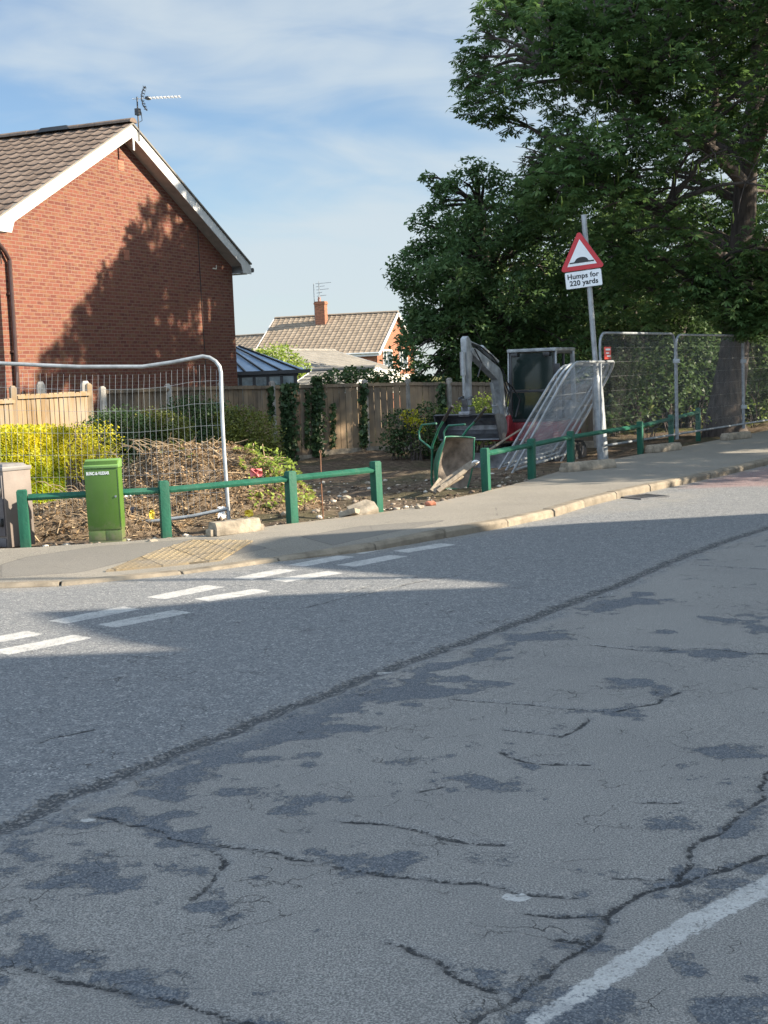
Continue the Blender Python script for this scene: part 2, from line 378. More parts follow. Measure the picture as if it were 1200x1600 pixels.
def mat_path():
    t = NT('footway_tarmac'); g = t.noise(120, 4, 0.7); m = t.noise(2.2, 5, 0.65); big = t.noise(0.5, 4, 0.55)
    col = t.ramp(g, [(0.34, (0.095, 0.087, 0.077)), (0.5, (0.19, 0.174, 0.15)), (0.66, (0.33, 0.305, 0.265))])
    col = t.mix(t.mr(m, 0.4, 0.7, 0, 0.4), col, (0.17, 0.155, 0.13)); col = t.mix(t.mr(big, 0.45, 0.65, 0, 0.35), col, (0.28, 0.255, 0.215))
    A = t.n('ShaderNodeAttribute', attribute_name='patch').outputs['Fac']
    e = t.math('MULTIPLY', t.math('SUBTRACT', t.noise(9, 4, 0.6), 0.5), 0.25)
    col = t.mix(t.mr(t.math('ADD', A, e), 0.45, 0.52, 0, 0.5), col, (0.11, 0.108, 0.105))
    D = t.n('ShaderNodeAttribute', attribute_name='dirt').outputs['Fac']
    col = t.mix(t.mr(t.math('ADD', D, t.math('MULTIPLY', t.math('SUBTRACT', t.noise(7, 5, 0.7), 0.5), 1.6)), 0.4, 0.75, 0, 0.8), col, (0.27, 0.215, 0.155))
    col = t.mix(t.mr(t.noise(55, 4, 0.8), 0.60, 0.68, 0, 0.55), col, (0.09, 0.083, 0.072)); rim = t.mr(t.math('ABSOLUTE', t.math('SUBTRACT', A, 0.5), 0), 0.0, 0.10, 0.6, 0.0); col = t.mix(rim, col, (0.07, 0.065, 0.06))
    vc = t.n('ShaderNodeTexVoronoi', feature='DISTANCE_TO_EDGE'); vc.inputs['Scale'].default_value = 0.8; t.l(t.tc.outputs['Object'], vc.inputs['Vector'])
    ck = t.math('MULTIPLY', t.mr(vc.outputs['Distance'], 0, 0.006, 1, 0), t.mr(m, 0.5, 0.6, 0, 0.6))
    col = t.mix(ck, col, (0.06, 0.055, 0.05))
    t.bump(t.math('ADD', g, t.math('MULTIPLY', m, 1.5)), 0.6, 0.01); return t.fin(col, 0.82, spec=0.3)
def mat_tactile():
    t = NT('buff_tactile_paving'); m = t.noise(4, 5, 0.6); g = t.noise(90, 3, 0.6)
    col = t.ramp(g, [(0.3, (0.19, 0.145, 0.085)), (0.7, (0.33, 0.26, 0.16))])
    col = t.mix(t.mr(m, 0.4, 0.7, 0, 0.6), col, (0.26, 0.215, 0.15)); b = t.n('ShaderNodeTexBrick', offset=0.0); b.inputs['Scale'].default_value = 1; b.inputs['Brick Width'].default_value = 0.4; b.inputs['Row Height'].default_value = 0.4; b.inputs['Mortar Size'].default_value = 0.009; b.inputs['Color1'].default_value = (1, 1, 1, 1); b.inputs['Color2'].default_value = (0.72, 0.72, 0.74, 1); b.inputs['Mortar'].default_value = (0.25, 0.25, 0.25, 1)
    mpp = t.n('ShaderNodeMapping'); mpp.inputs['Rotation'].default_value = (0, 0, R(-28)); t.l(t.tc.outputs['Object'], mpp.inputs['Vector']); t.l(mpp.outputs[0], b.inputs['Vector'])
    col = t.mix(1.0, col, b.outputs['Color'], 'MULTIPLY'); col = t.mix(t.mr(t.noise(2.5, 5, .7), .45, .62, 0, .65), col, (0.17, 0.15, 0.125)); t.bump(g, 0.3, 0.004); return t.fin(col, 0.85, spec=0.25)

M = {}
M['road'] = mat_road(); M['path'] = mat_path(); M['earth'] = mat_earth(); M['grass'] = mat_grass(); M['tactile'] = mat_tactile()
M['kerb'] = simple('concrete_kerb', (0.225, 0.19, 0.145), 0.88, var=0.4, scale=5, bump=0.6, bs=35)
def mat_kerb():
    t = NT('concrete_kerb'); f = t.noise(5, 5, 0.65); g = t.noise(35, 4, 0.7); r_ = t.n('ShaderNodeNewGeometry').outputs['Random Per Island']
    col = t.ramp(f, [(0.3, (0.13, 0.11, 0.085)), (0.7, (0.30, 0.255, 0.195))]); col = t.mix(t.mr(r_, 0, 1, 0, 0.5), col, (0.13, 0.115, 0.095)); col = t.mix(t.mr(g, 0.6, 0.7, 0, 0.6), col, (0.08, 0.07, 0.058))
    t.bump(g, 0.7, 0.012); return t.fin(col, 0.9, spec=0.2)
M['kerb'] = mat_kerb()
M['block'] = simple('concrete_block', (0.23, 0.195, 0.15), 0.9, var=0.45, scale=7, bump=0.8, bs=30)
M['brick'] = mat_brick(); M['brick_far'] = mat_brick(1.0, (0.40, 0.16, 0.09), (0.31, 0.12, 0.07))
M['tile'] = simple('concrete_roof_tile', (0.125, 0.093, 0.075), 0.9, var=0.5, scale=3.5, bump=0.5, bs=25)
def mat_rooftile(name, a, b, c):
    t = NT(name); f = t.noise(2.5, 5, 0.7); g = t.noise(30, 4, 0.7); r_ = t.n('ShaderNodeNewGeometry').outputs['Random Per Island']
    col = t.ramp(f, [(0.3, a), (0.7, b)]); col = t.mix(t.mr(g, 0.6, 0.72, 0, 0.7), col, c)
    col = t.mix(t.mr(r_, 0, 1, 0, 0.35), col, tuple(v * 0.6 for v in a))
    t.bump(g, 0.5, 0.01); return t.fin(col, 0.92, spec=0.2)
M['tile'] = mat_rooftile('brown_roof_tiles', (0.115, 0.085, 0.068), (0.19, 0.145, 0.118), (0.26, 0.225, 0.17))
M['tile_far'] = mat_rooftile('tan_roof_tiles', (0.20, 0.155, 0.115), (0.31, 0.25, 0.19), (0.36, 0.32, 0.25))
M['tile_grey'] = mat_rooftile('grey_roof_tiles', (0.17, 0.16, 0.145), (0.26, 0.24, 0.21), (0.33, 0.30, 0.26))
M['white'] = simple('white_painted_board', (0.58, 0.575, 0.56), 0.5, var=0.1, scale=4)
M['soffit'] = simple('soffit_board', (0.42, 0.38, 0.34), 0.6, var=0.15, scale=5)
M['pipe'] = simple('brown_plastic_pipe', (0.055, 0.032, 0.03), 0.35, var=0.2, scale=8)
M['black'] = simple('black_plastic', (0.02, 0.02, 0.022), 0.4, var=0.3, scale=20)
M['galv'] = simple('galvanised_steel', (0.30, 0.32, 0.335), 0.5, 0.45, var=0.22, scale=9, bump=0.1, bs=60)
M['galv_dull'] = simple('weathered_galvanised_steel', (0.23, 0.25, 0.27), 0.55, 0.45, var=0.3, scale=12, bump=0.1, bs=60)
M['wire'] = simple('galvanised_wire', (0.34, 0.35, 0.35), 0.45, 0.5, var=0.2, scale=3)
M['greenpost'] = simple('green_painted_timber', (0.013, 0.112, 0.068), 0.55, var=0.3, scale=7, bump=0.35, bs=20, stretch=(3, 3, 0.6))
def mat_greenpaint():
    t = NT('worn_green_timber_paint'); f = t.noise(6, 5, 0.65, stretch=(3, 3, .6)); c = t.noise(28, 4, 0.75); d_ = t.noise(3, 3, 0.6)
    col = t.ramp(f, [(0.3, (0.006, 0.060, 0.037)), (0.7, (0.014, 0.102, 0.063))]); col = t.mix(t.mr(d_, 0.5, 0.7, 0, 0.5), col, (0.045, 0.11, 0.075))
    col = t.mix(t.mr(c, 0.66, 0.70, 0, 0.8), col, (0.16, 0.15, 0.11)); t.bump(t.math('ADD', f, c), 0.45, 0.008); return t.fin(col, 0.6, spec=0.3)
M['greenpost'] = mat_greenpaint()
M['cab_green'] = simple('green_cabinet_paint', (0.058, 0.130, 0.014), 0.5, var=0.1, scale=3, bump=0.05, bs=120)
def mat_cabgreen():
    t = NT('green_cabinet_paint'); f = t.noise(3, 4, 0.6); s_ = t.n('ShaderNodeSeparateXYZ'); t.l(t.tc.outputs['Object'], s_.inputs[0]); g = t.noise(22, 5, 0.75); st = t.noise(5, 4, 0.7, stretch=(3, 3, .4))
    col = t.ramp(f, [(0.3, (0.050, 0.112, 0.013)), (0.7, (0.066, 0.142, 0.018))]); col = t.mix(t.mr(st, 0.55, 0.7, 0, 0.35), col, (0.085, 0.12, 0.05))
    col = t.mix(t.mr(t.math('ADD', s_.outputs[2], t.math('MULTIPLY', g, -0.5)), -0.22, -0.02, 0.75, 0), col, (0.16, 0.145, 0.09)); col = t.mix(t.mr(g, 0.70, 0.74, 0, 0.7), col, (0.16, 0.17, 0.12)); t.bump(g, 0.08, 0.004); return t.fin(col, 0.5, spec=0.4)
M['cab_green'] = mat_cabgreen()
M['cab_grey'] = simple('brown_grey_cabinet_paint', (0.15, 0.122, 0.105), 0.6, var=0.2, scale=4, bump=0.1, bs=60)
M['wood_new'] = mat_wood('pale_softwood_boards', (0.20, 0.135, 0.075), (0.36, 0.26, 0.15), (0.25, 0.21, 0.165))
M['wood_old'] = mat_wood('weathered_fence_boards', (0.13, 0.10, 0.075), (0.26, 0.21, 0.155), (0.34, 0.235, 0.14))
M['wood_post'] = simple('weathered_concrete_post', (0.30, 0.28, 0.25), 0.9, var=0.35, scale=6, bump=0.5, bs=30)
M['bark'] = simple('tree_bark', (0.062, 0.050, 0.044), 0.95, var=0.5, scale=6, bump=1.0, bs=16, stretch=(2.2, 2.2, 0.5))
M['twig'] = simple('dry_twig', (0.25, 0.185, 0.115), 0.9, var=0.6, scale=9)
M['chest'] = mat_leaf('horse_chestnut_leaf', (0.026, 0.062, 0.022), (0.095, 0.165, 0.052), 0.38, (0.17, 0.23, 0.08))
M['ash'] = mat_leaf('ash_leaf', (0.034, 0.075, 0.030), (0.105, 0.18, 0.065), 0.38, (0.18, 0.24, 0.09))
M['darkleaf'] = mat_leaf('dark_evergreen_leaf', (0.018, 0.042, 0.015), (0.060, 0.105, 0.034), 0.3, (0.14, 0.16, 0.06))
M['yellow'] = mat_leaf('golden_privet_leaf', (0.17, 0.22, 0.012), (0.52, 0.46, 0.02), 0.35, (0.72, 0.60, 0.06), clump=2.2)
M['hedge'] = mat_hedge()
M['lime'] = mat_leaf('bright_green_leaf', (0.09, 0.15, 0.025), (0.26, 0.33, 0.06), 0.35, (0.40, 0.42, 0.10))
M['olive'] = mat_leaf('olive_green_leaf', (0.045, 0.062, 0.014), (0.15, 0.165, 0.03), 0.3, (0.22, 0.21, 0.05))
M['ivy'] = mat_leaf('ivy_leaf', (0.018, 0.04, 0.016), (0.05, 0.09, 0.032), 0.15, (0.11, 0.14, 0.06))
M['pane'] = NT('window_glass').fin((0.05, 0.065, 0.075), 0.06, spec=0.8)
M['glassroof'] = simple('polycarbonate_roof', (0.26, 0.36, 0.50), 0.22, var=0.15, scale=2)
M['upvc_dark'] = simple('dark_frame', (0.03, 0.03, 0.033), 0.4, var=0.2)
M['red'] = simple('red_machine_paint', (0.19, 0.012, 0.018), 0.45, var=0.3, scale=5)
M['machine'] = simple('pale_grey_machine_paint', (0.27, 0.285, 0.295), 0.45, var=0.4, scale=5, bump=0.1)
M['steel'] = simple('worn_dark_steel', (0.16, 0.165, 0.18), 0.38, 0.6, var=0.5, scale=5, bump=0.2)
M['track'] = simple('rubber_track', (0.03, 0.028, 0.026), 0.85, var=0.5, scale=8, bump=0.5)
M['barrow'] = simple('green_barrow_paint', (0.02, 0.12, 0.075), 0.4, var=0.3, scale=6)
M['mud'] = simple('mud_coated_metal', (0.20, 0.165, 0.135), 0.85, var=0.5, scale=7, bump=0.5, bs=25)
M['signred'] = simple('sign_red', (0.48, 0.018, 0.03), 0.35, var=0.08, scale=8)
M['signwhite'] = simple('sign_white', (0.72, 0.74, 0.76), 0.35, var=0.06, scale=8)
M['signblack'] = simple('sign_black', (0.012, 0.014, 0.018), 0.4, var=0.1)
M['signback'] = simple('sign_back_grey', (0.12, 0.125, 0.13), 0.5, var=0.15)
M['tag'] = simple('red_plastic_tag', (0.62, 0.06, 0.04), 0.45, var=0.15, scale=10)
M['terracotta'] = simple('terracotta', (0.33, 0.13, 0.08), 0.8, var=0.2)
M['plank'] = mat_wood('scrap_plank', (0.16, 0.13, 0.10), (0.34, 0.29, 0.23))
M['render'] = simple('pale_render', (0.55, 0.50, 0.42), 0.9, var=0.15, scale=3, bump=0.2)
M['rust'] = simple('rusty_iron', (0.16, 0.075, 0.04), 0.8, var=0.4, scale=10)
M['lit1'] = simple('white_litter', (0.7, 0.71, 0.72), 0.6, var=0.1)
M['lit2'] = simple('yellow_litter', (0.75, 0.58, 0.06), 0.6, var=0.15)
M['lit3'] = simple('pink_litter', (0.55, 0.14, 0.14), 0.6, var=0.2)
M['lit4'] = simple('dark_litter', (0.03, 0.035, 0.055), 0.5, var=0.3)

# ------------------------------------------------------------------ ground lines
RZ = -0.075                       # road level, footway is 0
kerb_px = [(-260, 907), (-120, 906), (0, 903), (90, 899), (160, 893), (250, 885), (345, 875), (400, 865), (480, 857), (570, 847), (650, 833), (750, 817), (835, 801), (920, 776), (1010, 757), (1075, 744), (1130, 732), (1200, 716), (1300, 696)]
KER = np.array([gp(x, y, 0)[:2] for x, y in kerb_px])
KER = np.vstack([[-40, KER[0][1] - 0.3], KER, KER[-1] + (KER[-1] - KER[-3]) / np.linalg.norm(KER[-1] - KER[-3]) * 60])
back_px = [(-260, 862), (0, 853), (60, 851), (200, 843), (330, 834), (460, 817), (600, 800), (650, 792), (700, 780), (752, 770), (800, 757), (838, 747), (892, 731), (950, 719), (1060, 699), (1120, 688), (1200, 673), (1290, 655)]
BAC = np.array([gp(x, y, 0)[:2] for x, y in back_px])
BAC = np.vstack([[-40, BAC[0][1] + 0.2], BAC, BAC[-1] + (BAC[-1] - BAC[-3]) / np.linalg.norm(BAC[-1] - BAC[-3]) * 60])
def resample(P, step):
    seg = np.linalg.norm(np.diff(P, axis=0), axis=1); s = np.r_[0, np.cumsum(seg)]
    n = max(2, int(s[-1] / step)); t = np.linspace(0, s[-1], n)
    return np.c_[np.interp(t, s, P[:, 0]), np.interp(t, s, P[:, 1])]
def pl_dist(X, Y, P):
    """unsigned distance to polyline and sign (+ on its left)"""
    best = np.full(X.shape, 1e9); sg = np.zeros(X.shape)
    for a, b in zip(P[:-1], P[1:]):
        d = b - a; L2 = d @ d
        t = np.clip(((X - a[0]) * d[0] + (Y - a[1]) * d[1]) / L2, 0, 1)
        dx = X - (a[0] + t * d[0]); dy = Y - (a[1] + t * d[1]); D = np.hypot(dx, dy)
        m = D < best; best = np.where(m, D, best); sg = np.where(m, np.sign(d[0] * dy - d[1] * dx), sg)
    return best, sg

# ---- road
def axis(a, b, step, lo, hi):
    c = list(np.arange(a, b, step)); s = step; v = a; left = []
    while v > lo: s *= 1.35 if v < -6 else 1.09; v -= s; left.append(v)
    s = step; v = c[-1]; right = []
    while v < hi: s *= 1.35 if v > 36 else 1.09; v += s; right.append(v)
    return np.array(left[::-1] + c + right)
xs = axis(-3.6, 4.6, 0.017, -60, 90); ys = axis(2.5, 13.6, 0.017, -50, 90)
X, Y = np.meshgrid(xs, ys); Xf, Yf = X.ravel(), Y.ravel()
dk, sk = pl_dist(Xf, Yf, KER)
near = (Xf > -4) & (Xf < 8) & (Yf > 2) & (Yf < 22)
def zero(v=0.0): return np.full(Xf.shape, v)
def pxl(pts): return np.array([gp(x, y, RZ)[:2] for x, y in pts])
def dist_to(pts, pixel=True):
    out = zero(9.0); P = pxl(pts) if pixel else np.array(pts); d, s = pl_dist(Xf[near], Yf[near], P); out[near] = d; return out
WX = (fbm(Xf[near] * 5, Yf[near] * 9, 101, 5) - 0.47) * 0.34; WY = (fbm(Xf[near] * 5, Yf[near] * 9, 131, 5) - 0.47) * 0.22
def inside(pts, ragged=1.0):
    """signed 'insideness' in metres of polygon given in photograph pixels"""
    P = pxl(pts); P = np.vstack([P, P[:1]]); x, y = Xf[near] + WX * ragged, Yf[near] + WY * ragged; c = np.zeros(x.shape, bool)
    for (x1, y1), (x2, y2) in zip(P[:-1], P[1:]):
        m = ((y1 > y) != (y2 > y)) & (x < (x2 - x1) * (y - y1) / (y2 - y1 + 1e-12) + x1); c ^= m
    d, s = pl_dist(x, y, P); out = zero(-9.0); out[near] = np.where(c, d, -d); return out
seam_px = [(-300, 1425), (-60, 1322), (0, 1294), (60, 1270), (120, 1236), (200, 1210), (280, 1172), (350, 1148), (420, 1118), (500, 1090), (560, 1064), (640, 1034), (700, 1012), (760, 990), (830, 966), (900, 938), (960, 916), (1010, 893), (1060, 872), (1120, 850), (1200, 824), (1300, 795), (1450, 756)]
ds = dist_to(seam_px); P = pxl(seam_px)
d_, s_ = pl_dist(Xf, Yf, np.vstack([P[0] - (P[3] - P[0]) * 8, P, P[-1] + (P[-1] - P[-3]) * 12]))
lane = np.clip(-s_ * d_ - 0.10, -1, 1)           # positive on the camera side
# the surface layer has crumbled away in a band beside the seam in the middle of the view
patches = [
    [(0, 1300), (150, 1250), (330, 1165), (520, 1085), (640, 1045), (560, 1120), (470, 1160), (420, 1185), (300, 1215), (290, 1250), (180, 1245), (120, 1290), (60, 1300), (100, 1340), (60, 1350), (0, 1345)],
    [(0, 1320), (120, 1290), (100, 1330), (160, 1340), (120, 1360), (200, 1350), (190, 1372), (260, 1360), (300, 1385), (345, 1360), (340, 1385), (375, 1415), (345, 1435), (300, 1405), (230, 1400), (150, 1390), (60, 1370), (0, 1362)],
    [(180, 1265), (260, 1270), (300, 1290), (370, 1318), (330, 1318), (260, 1308), (210, 1290)],
    [(0, 1438), (60, 1450), (110, 1440), (85, 1475), (145, 1480), (100, 1515), (30, 1505), (0, 1530)],
    [(180, 1518), (240, 1505), (260, 1525), (300, 1555), (280, 1565), (220, 1545), (175, 1535)],
    [(335, 1225), (400, 1215), (440, 1240), (510, 1245), (505, 1262), (455, 1260), (390, 1245)],
    [(440, 1175), (500, 1168), (530, 1178), (490, 1188), (450, 1186)],
    [(500, 1130), (560, 1112), (575, 1125), (595, 1142), (560, 1145)],
    [(570, 1080), (640, 1060), (760, 1080), (720, 1085), (640, 1100), (600, 1100), (565, 1112)],
    [(600, 1065), (690, 1035), (760, 1015), (800, 1010), (760, 1035), (700, 1050), (780, 1070), (700, 1068)],
    [(760, 1010), (820, 985), (890, 980), (880, 995), (800, 1008)],
    [(900, 955), (960, 930), (990, 925), (1060, 940), (980, 945), (930, 962)],
    [(490, 1320), (540, 1318), (560, 1345), (640, 1330), (640, 1358), (560, 1368), (500, 1350)],
    [(495, 1455), (520, 1448), (540, 1458), (518, 1472), (500, 1468)],
    [(660, 1210), (720, 1212), (790, 1210), (830, 1215), (862, 1202), (845, 1228), (800, 1238), (730, 1226)],
    [(780, 1170), (810, 1175), (830, 1195), (800, 1188)],
    [(965, 1060), (1030, 1058), (1040, 1068), (1010, 1080), (975, 1075)],
    [(900, 1105), (990, 1108), (1030, 1090), (1060, 1080), (1040, 1102), (960, 1118)],
    [(1040, 1270), (1080, 1265), (1130, 1280), (1180, 1250), (1200, 1300), (1160, 1310), (1120, 1295), (1080, 1308), (1045, 1300)],
    [(940, 1360), (1000, 1368), (1090, 1350), (1200, 1330), (1200, 1362), (1120, 1385), (1060, 1398), (1000, 1380)],
    [(930, 1410), (960, 1390), (950, 1430), (975, 1450), (900, 1480), (870, 1500), (830, 1545), (770, 1560), (770, 1540), (840, 1510), (890, 1465)],
    [(700, 1500), (740, 1510), (810, 1515), (790, 1530), (745, 1530)],
    [(1150, 960), (1200, 955), (1200, 990), (1160, 985)],
    [(1080, 960), (1150, 965), (1120, 975)], [(1010, 980), (1050, 985), (1020, 992)],
    [(1020, 1010), (1100, 1012), (1180, 1020), (1110, 1030), (1060, 1018)],
    [(1060, 1165), (1150, 1170), (1200, 1178), (1200, 1190), (1120, 1182)],
    [(1090, 1215), (1180, 1222), (1200, 1230), (1130, 1235)],
    [(800, 1585), (870, 1550), (920, 1540), (990, 1545), (960, 1600), (900, 1620), (820, 1620)],
    [(1010, 1490), (1070, 1490), (1080, 1515), (1030, 1520)],
    [(1130, 1560), (1200, 1510), (1260, 1600), (1150, 1640)],
    [(380, 1570), (460, 1545), (480, 1548), (430, 1580), (440, 1600), (400, 1600)],
]
wear = zero(-1.0)
for p in patches: wear = np.maximum(wear, inside(p))
wn1 = fbm(Xf * 3.1, Yf * 3.1, 5); wn2 = fbm(Xf * 9, Yf * 9, 15)
wear = np.clip(0.45 + wear * 2.6 + (wn2 - 0.47) * 0.9, 0, 0.9)
wear = np.maximum(wear, np.clip((wn1 - 0.60) * 4.2, -1, 0.44) + 0.08 * 0)
cracks_px = [
    [(150, 1268), (230, 1285), (300, 1310), (400, 1322), (440, 1335), (500, 1350), (590, 1362), (700, 1378), (760, 1380), (810, 1392), (900, 1398)],
    [(30, 1510), (60, 1515), (100, 1530), (170, 1545), (260, 1560), (340, 1585), (400, 1605)],
    [(520, 1282), (600, 1286), (660, 1298), (740, 1312), (790, 1316)],
    [(330, 1320), (350, 1345), (330, 1380), (300, 1400)],
    [(700, 1090), (800, 1095), (880, 1105), (950, 1110), (1020, 1100), (1060, 1078)],
    [(920, 1005), (1000, 1015), (1100, 1012), (1200, 1020)],
    [(870, 1150), (900, 1135), (920, 1120)], [(790, 1138), (860, 1145), (885, 1148)],
    [(780, 1172), (815, 1185), (850, 1190), (920, 1190)],
    [(720, 1610), (800, 1560), (880, 1500), (935, 1455), (945, 1420), (1010, 1390), (1070, 1372), (1150, 1350), (1230, 1320)],
    [(1070, 1370), (1090, 1325), (1150, 1290), (1195, 1240), (1205, 1200)],
    [(600, 1470), (650, 1478), (690, 1490), (710, 1515), (770, 1545)],
    [(960, 1365), (1010, 1368), (1040, 1372)], [(1000, 1250), (1060, 1252)],
    [(1080, 880), (1140, 884), (1210, 888)], [(830, 935), (900, 938), (960, 930)], [(650, 1235), (690, 1225)],
    [(840, 1420), (900, 1428), (935, 1425)], [(870, 1465), (930, 1470)],
    [(60, 1160), (130, 1142), (150, 1138)], [(470, 950), (560, 930), (640, 912), (720, 898)], [(540, 925), (580, 915)],
]
rng = np.random.default_rng(3)
crack = zero(9.0)
for i, c in enumerate(cracks_px):
    Pc = resample(pxl(c), 0.06); n = len(Pc)
    j = np.cumsum(rng.normal(0, 0.010, (n, 2)), axis=0); j -= np.linspace(0, 1, n)[:, None] * j[-1]
    Pc = Pc + j + rng.normal(0, 0.005, (n, 2))
    d, s = pl_dist(Xf[near], Yf[near], Pc); wdt = 0.005 if i not in (6, 7, 12, 13, 15, 16, 19, 20, 21) else 0.002
    v = zero(9.0); v[near] = d - wdt * 0.6; crack = np.minimum(crack, v)
# seam wobble
sj = resample(P, 0.08); sj = sj + rng.normal(0, 0.012, sj.shape)
d, s = pl_dist(Xf[near], Yf[near], sj); seam = zero(9.0); seam[near] = d
# painted lines: the give-way dashes and the worn line at the near side
paint = zero(-1.0)
dash = []
for a, b, c, d in [((90, 972), (205, 950)) + ((167, 978), (285, 955)), ((243, 935), (336, 916)) + ((315, 938), (410, 922)),
                   ((378, 905), (450, 890)) + ((435, 908), (525, 894)), ((463, 884), (541, 869)) + ((541, 884), (622, 868)),
                   ((553, 864), (622, 851)) + ((626, 862), (700, 850)), ((-45, 1006), (55, 988)) + ((0, 1020), (130, 994))]:
    for u, v in ((a, b), (c, d)):
        p0 = gp(*u, RZ)[:2]; p1 = gp(*v, RZ)[:2]; dash.append((p0, p1))
for p0, p1 in dash:
    d = p1 - p0; L = np.linalg.norm(d); d /= L; nrm = np.array([-d[1], d[0]])
    a = (Xf - p0[0]) * d[0] + (Yf - p0[1]) * d[1]; b = (Xf - p0[0]) * nrm[0] + (Yf - p0[1]) * nrm[1]
    # the dash is cut square to the line
    q = np.minimum(np.minimum(a, L - a), 0.10 - np.abs(b)) ; paint = np.maximum(paint, q)
wl = inside([(800, 1612), (905, 1530), (985, 1478), (1070, 1428), (1190, 1370), (1330, 1303), (1330, 1330), (1200, 1396), (1080, 1458), (960, 1528), (835, 1610)], 0.12)
paint = np.clip(0.47 + paint * 12, 0, 1.0)
paint = np.maximum(paint, np.clip(0.46 + wl * 9, 0, 0.62))
for c, rx, ry in (((808, 1398), 0.045, 0.02), ((137, 1278), 0.03, 0.012), ((601, 1050), 0.04, 0.02), ((622, 905), 0.03, 0.012)):
    g_ = gp(*c, RZ); q = 1 - ((Xf - g_[0]) / rx) ** 2 - ((Yf - g_[1]) / (ry * 1.8)) ** 2; paint = np.maximum(paint, np.clip(0.5 + q * 0.5, 0, 1))
redp = np.clip(inside([(1060, 762), (1130, 742), (1300, 715), (1400, 735), (1200, 760)], 0.3) * 6 + 0.5, 0, 1)
dust = np.clip(1 - np.where(sk < 0, dk, 0) / 0.35, 0, 1)
dust = np.maximum(dust, 0.5 * np.clip(inside([(700, 822), (980, 775), (1120, 765), (1060, 790), (900, 806), (760, 830)]) * 3 + .5, 0, 1))
Z = np.full(Xf.shape, RZ) + (fbm(Xf * 0.7, Yf * 0.7, 9) - 0.47) * 0.012
Z -= np.where(lane > 0, 0.006, 0) + np.clip(1 - seam / 0.07, 0, 1) * 0.012 + np.clip(1 - np.maximum(crack, 0) / 0.025, 0, 1) * 0.008
nx, ny = len(xs), len(ys)
I = np.arange(nx * ny).reshape(ny, nx); F = np.stack([I[:-1, :-1], I[:-1, 1:], I[1:, 1:], I[1:, :-1]], -1).reshape(-1, 4)
sd = np.where(sk > 0, dk, -dk)                      # positive behind the kerb
F = F[(sd[F] < 0.22).all(axis=1)]
used = np.zeros(nx * ny, bool); used[F.ravel()] = True; remap = np.cumsum(used) - 1
road = mesh_np('road', np.c_[Xf, Yf, Z][used], remap[F], M['road'], smooth=True,
               attrs={'lane': lane[used], 'wear': wear[used], 'crack': crack[used], 'seam': seam[used], 'paint': paint[used], 'red': redp[used], 'dust': dust[used]})
attr(road, kind='structure')

# ---- footway between kerb and back edge
KR = resample(KER[1:-1], 0.08); n_ = len(KR)
tt = np.linspace(0, 1, n_)
KS = np.vstack([KER[0], KR, KER[-1]])
seg = np.linalg.norm(np.diff(KS, axis=0), axis=1)
def nearest_pt(p, P):
    best = None
    for a, b in zip(P[:-1], P[1:]):
        d = b - a; t = np.clip(((p - a) @ d) / (d @ d), 0, 1); q = a + t * d; D = np.linalg.norm(p - q)
        if best is None or D < best[0]: best = (D, q)
    return best[1]
BK = np.array([nearest_pt(p, BAC) for p in KS])
# keep the back edge monotonic
NV = 26; rows = []
for v in range(NV + 1):
    f = v / NV; rows.append(KS * (1 - f) + BK * f)
rows = np.array(rows)                               # (NV+1, n, 2)
PX, PY = rows[..., 0].ravel(), rows[..., 1].ravel()
def drop(x, y):
    """the footway dips at the crossing"""
    return -0.055 * np.clip(1 - (np.asarray(x) + 0.9) / 1.3, 0, 1) * np.clip(1 - (np.asarray(y) - 11.3) / 2.2, 0, 1)
PZ = drop(PX, PY) + (fbm(PX * 1.1, PY * 1.1, 3) - 0.47) * 0.02
nn = rows.shape[1]; I = np.arange((NV + 1) * nn).reshape(NV + 1, nn)
F = np.stack([I[:-1, :-1], I[:-1, 1:], I[1:, 1:], I[1:, :-1]], -1).reshape(-1, 4)
def poly_in(px, x, y, z=0.0):
    Pq = np.array([gp(a, b, z)[:2] for a, b in px]); Pq = np.vstack([Pq, Pq[:1]]); c = np.zeros(x.shape, bool)
    for (x1, y1), (x2, y2) in zip(Pq[:-1], Pq[1:]):
        m = ((y1 > y) != (y2 > y)) & (x < (x2 - x1) * (y - y1) / (y2 - y1 + 1e-12) + x1); c ^= m
    d, s = pl_dist(x, y, Pq); return np.where(c, d, -d)
patch = np.clip(0.48 + 6 * np.maximum(poly_in([(40, 865), (150, 850), (330, 838), (420, 850), (350, 862), (200, 868), (120, 885), (0, 892), (0, 875)], PX, PY), poly_in([(470, 835), (560, 822), (700, 812), (640, 826), (520, 848)], PX, PY)), 0, 1)
vfrac = np.repeat(np.arange(NV + 1) / NV, nn)
dirt = np.clip((vfrac - 0.72) / 0.28, 0, 1) * 0.55 * (PX > -1.3)
foot = mesh_np('pavement', np.c_[PX, PY, PZ], F, M['path'], smooth=True, attrs={'patch': patch, 'dirt': dirt}); attr(foot, kind='structure')

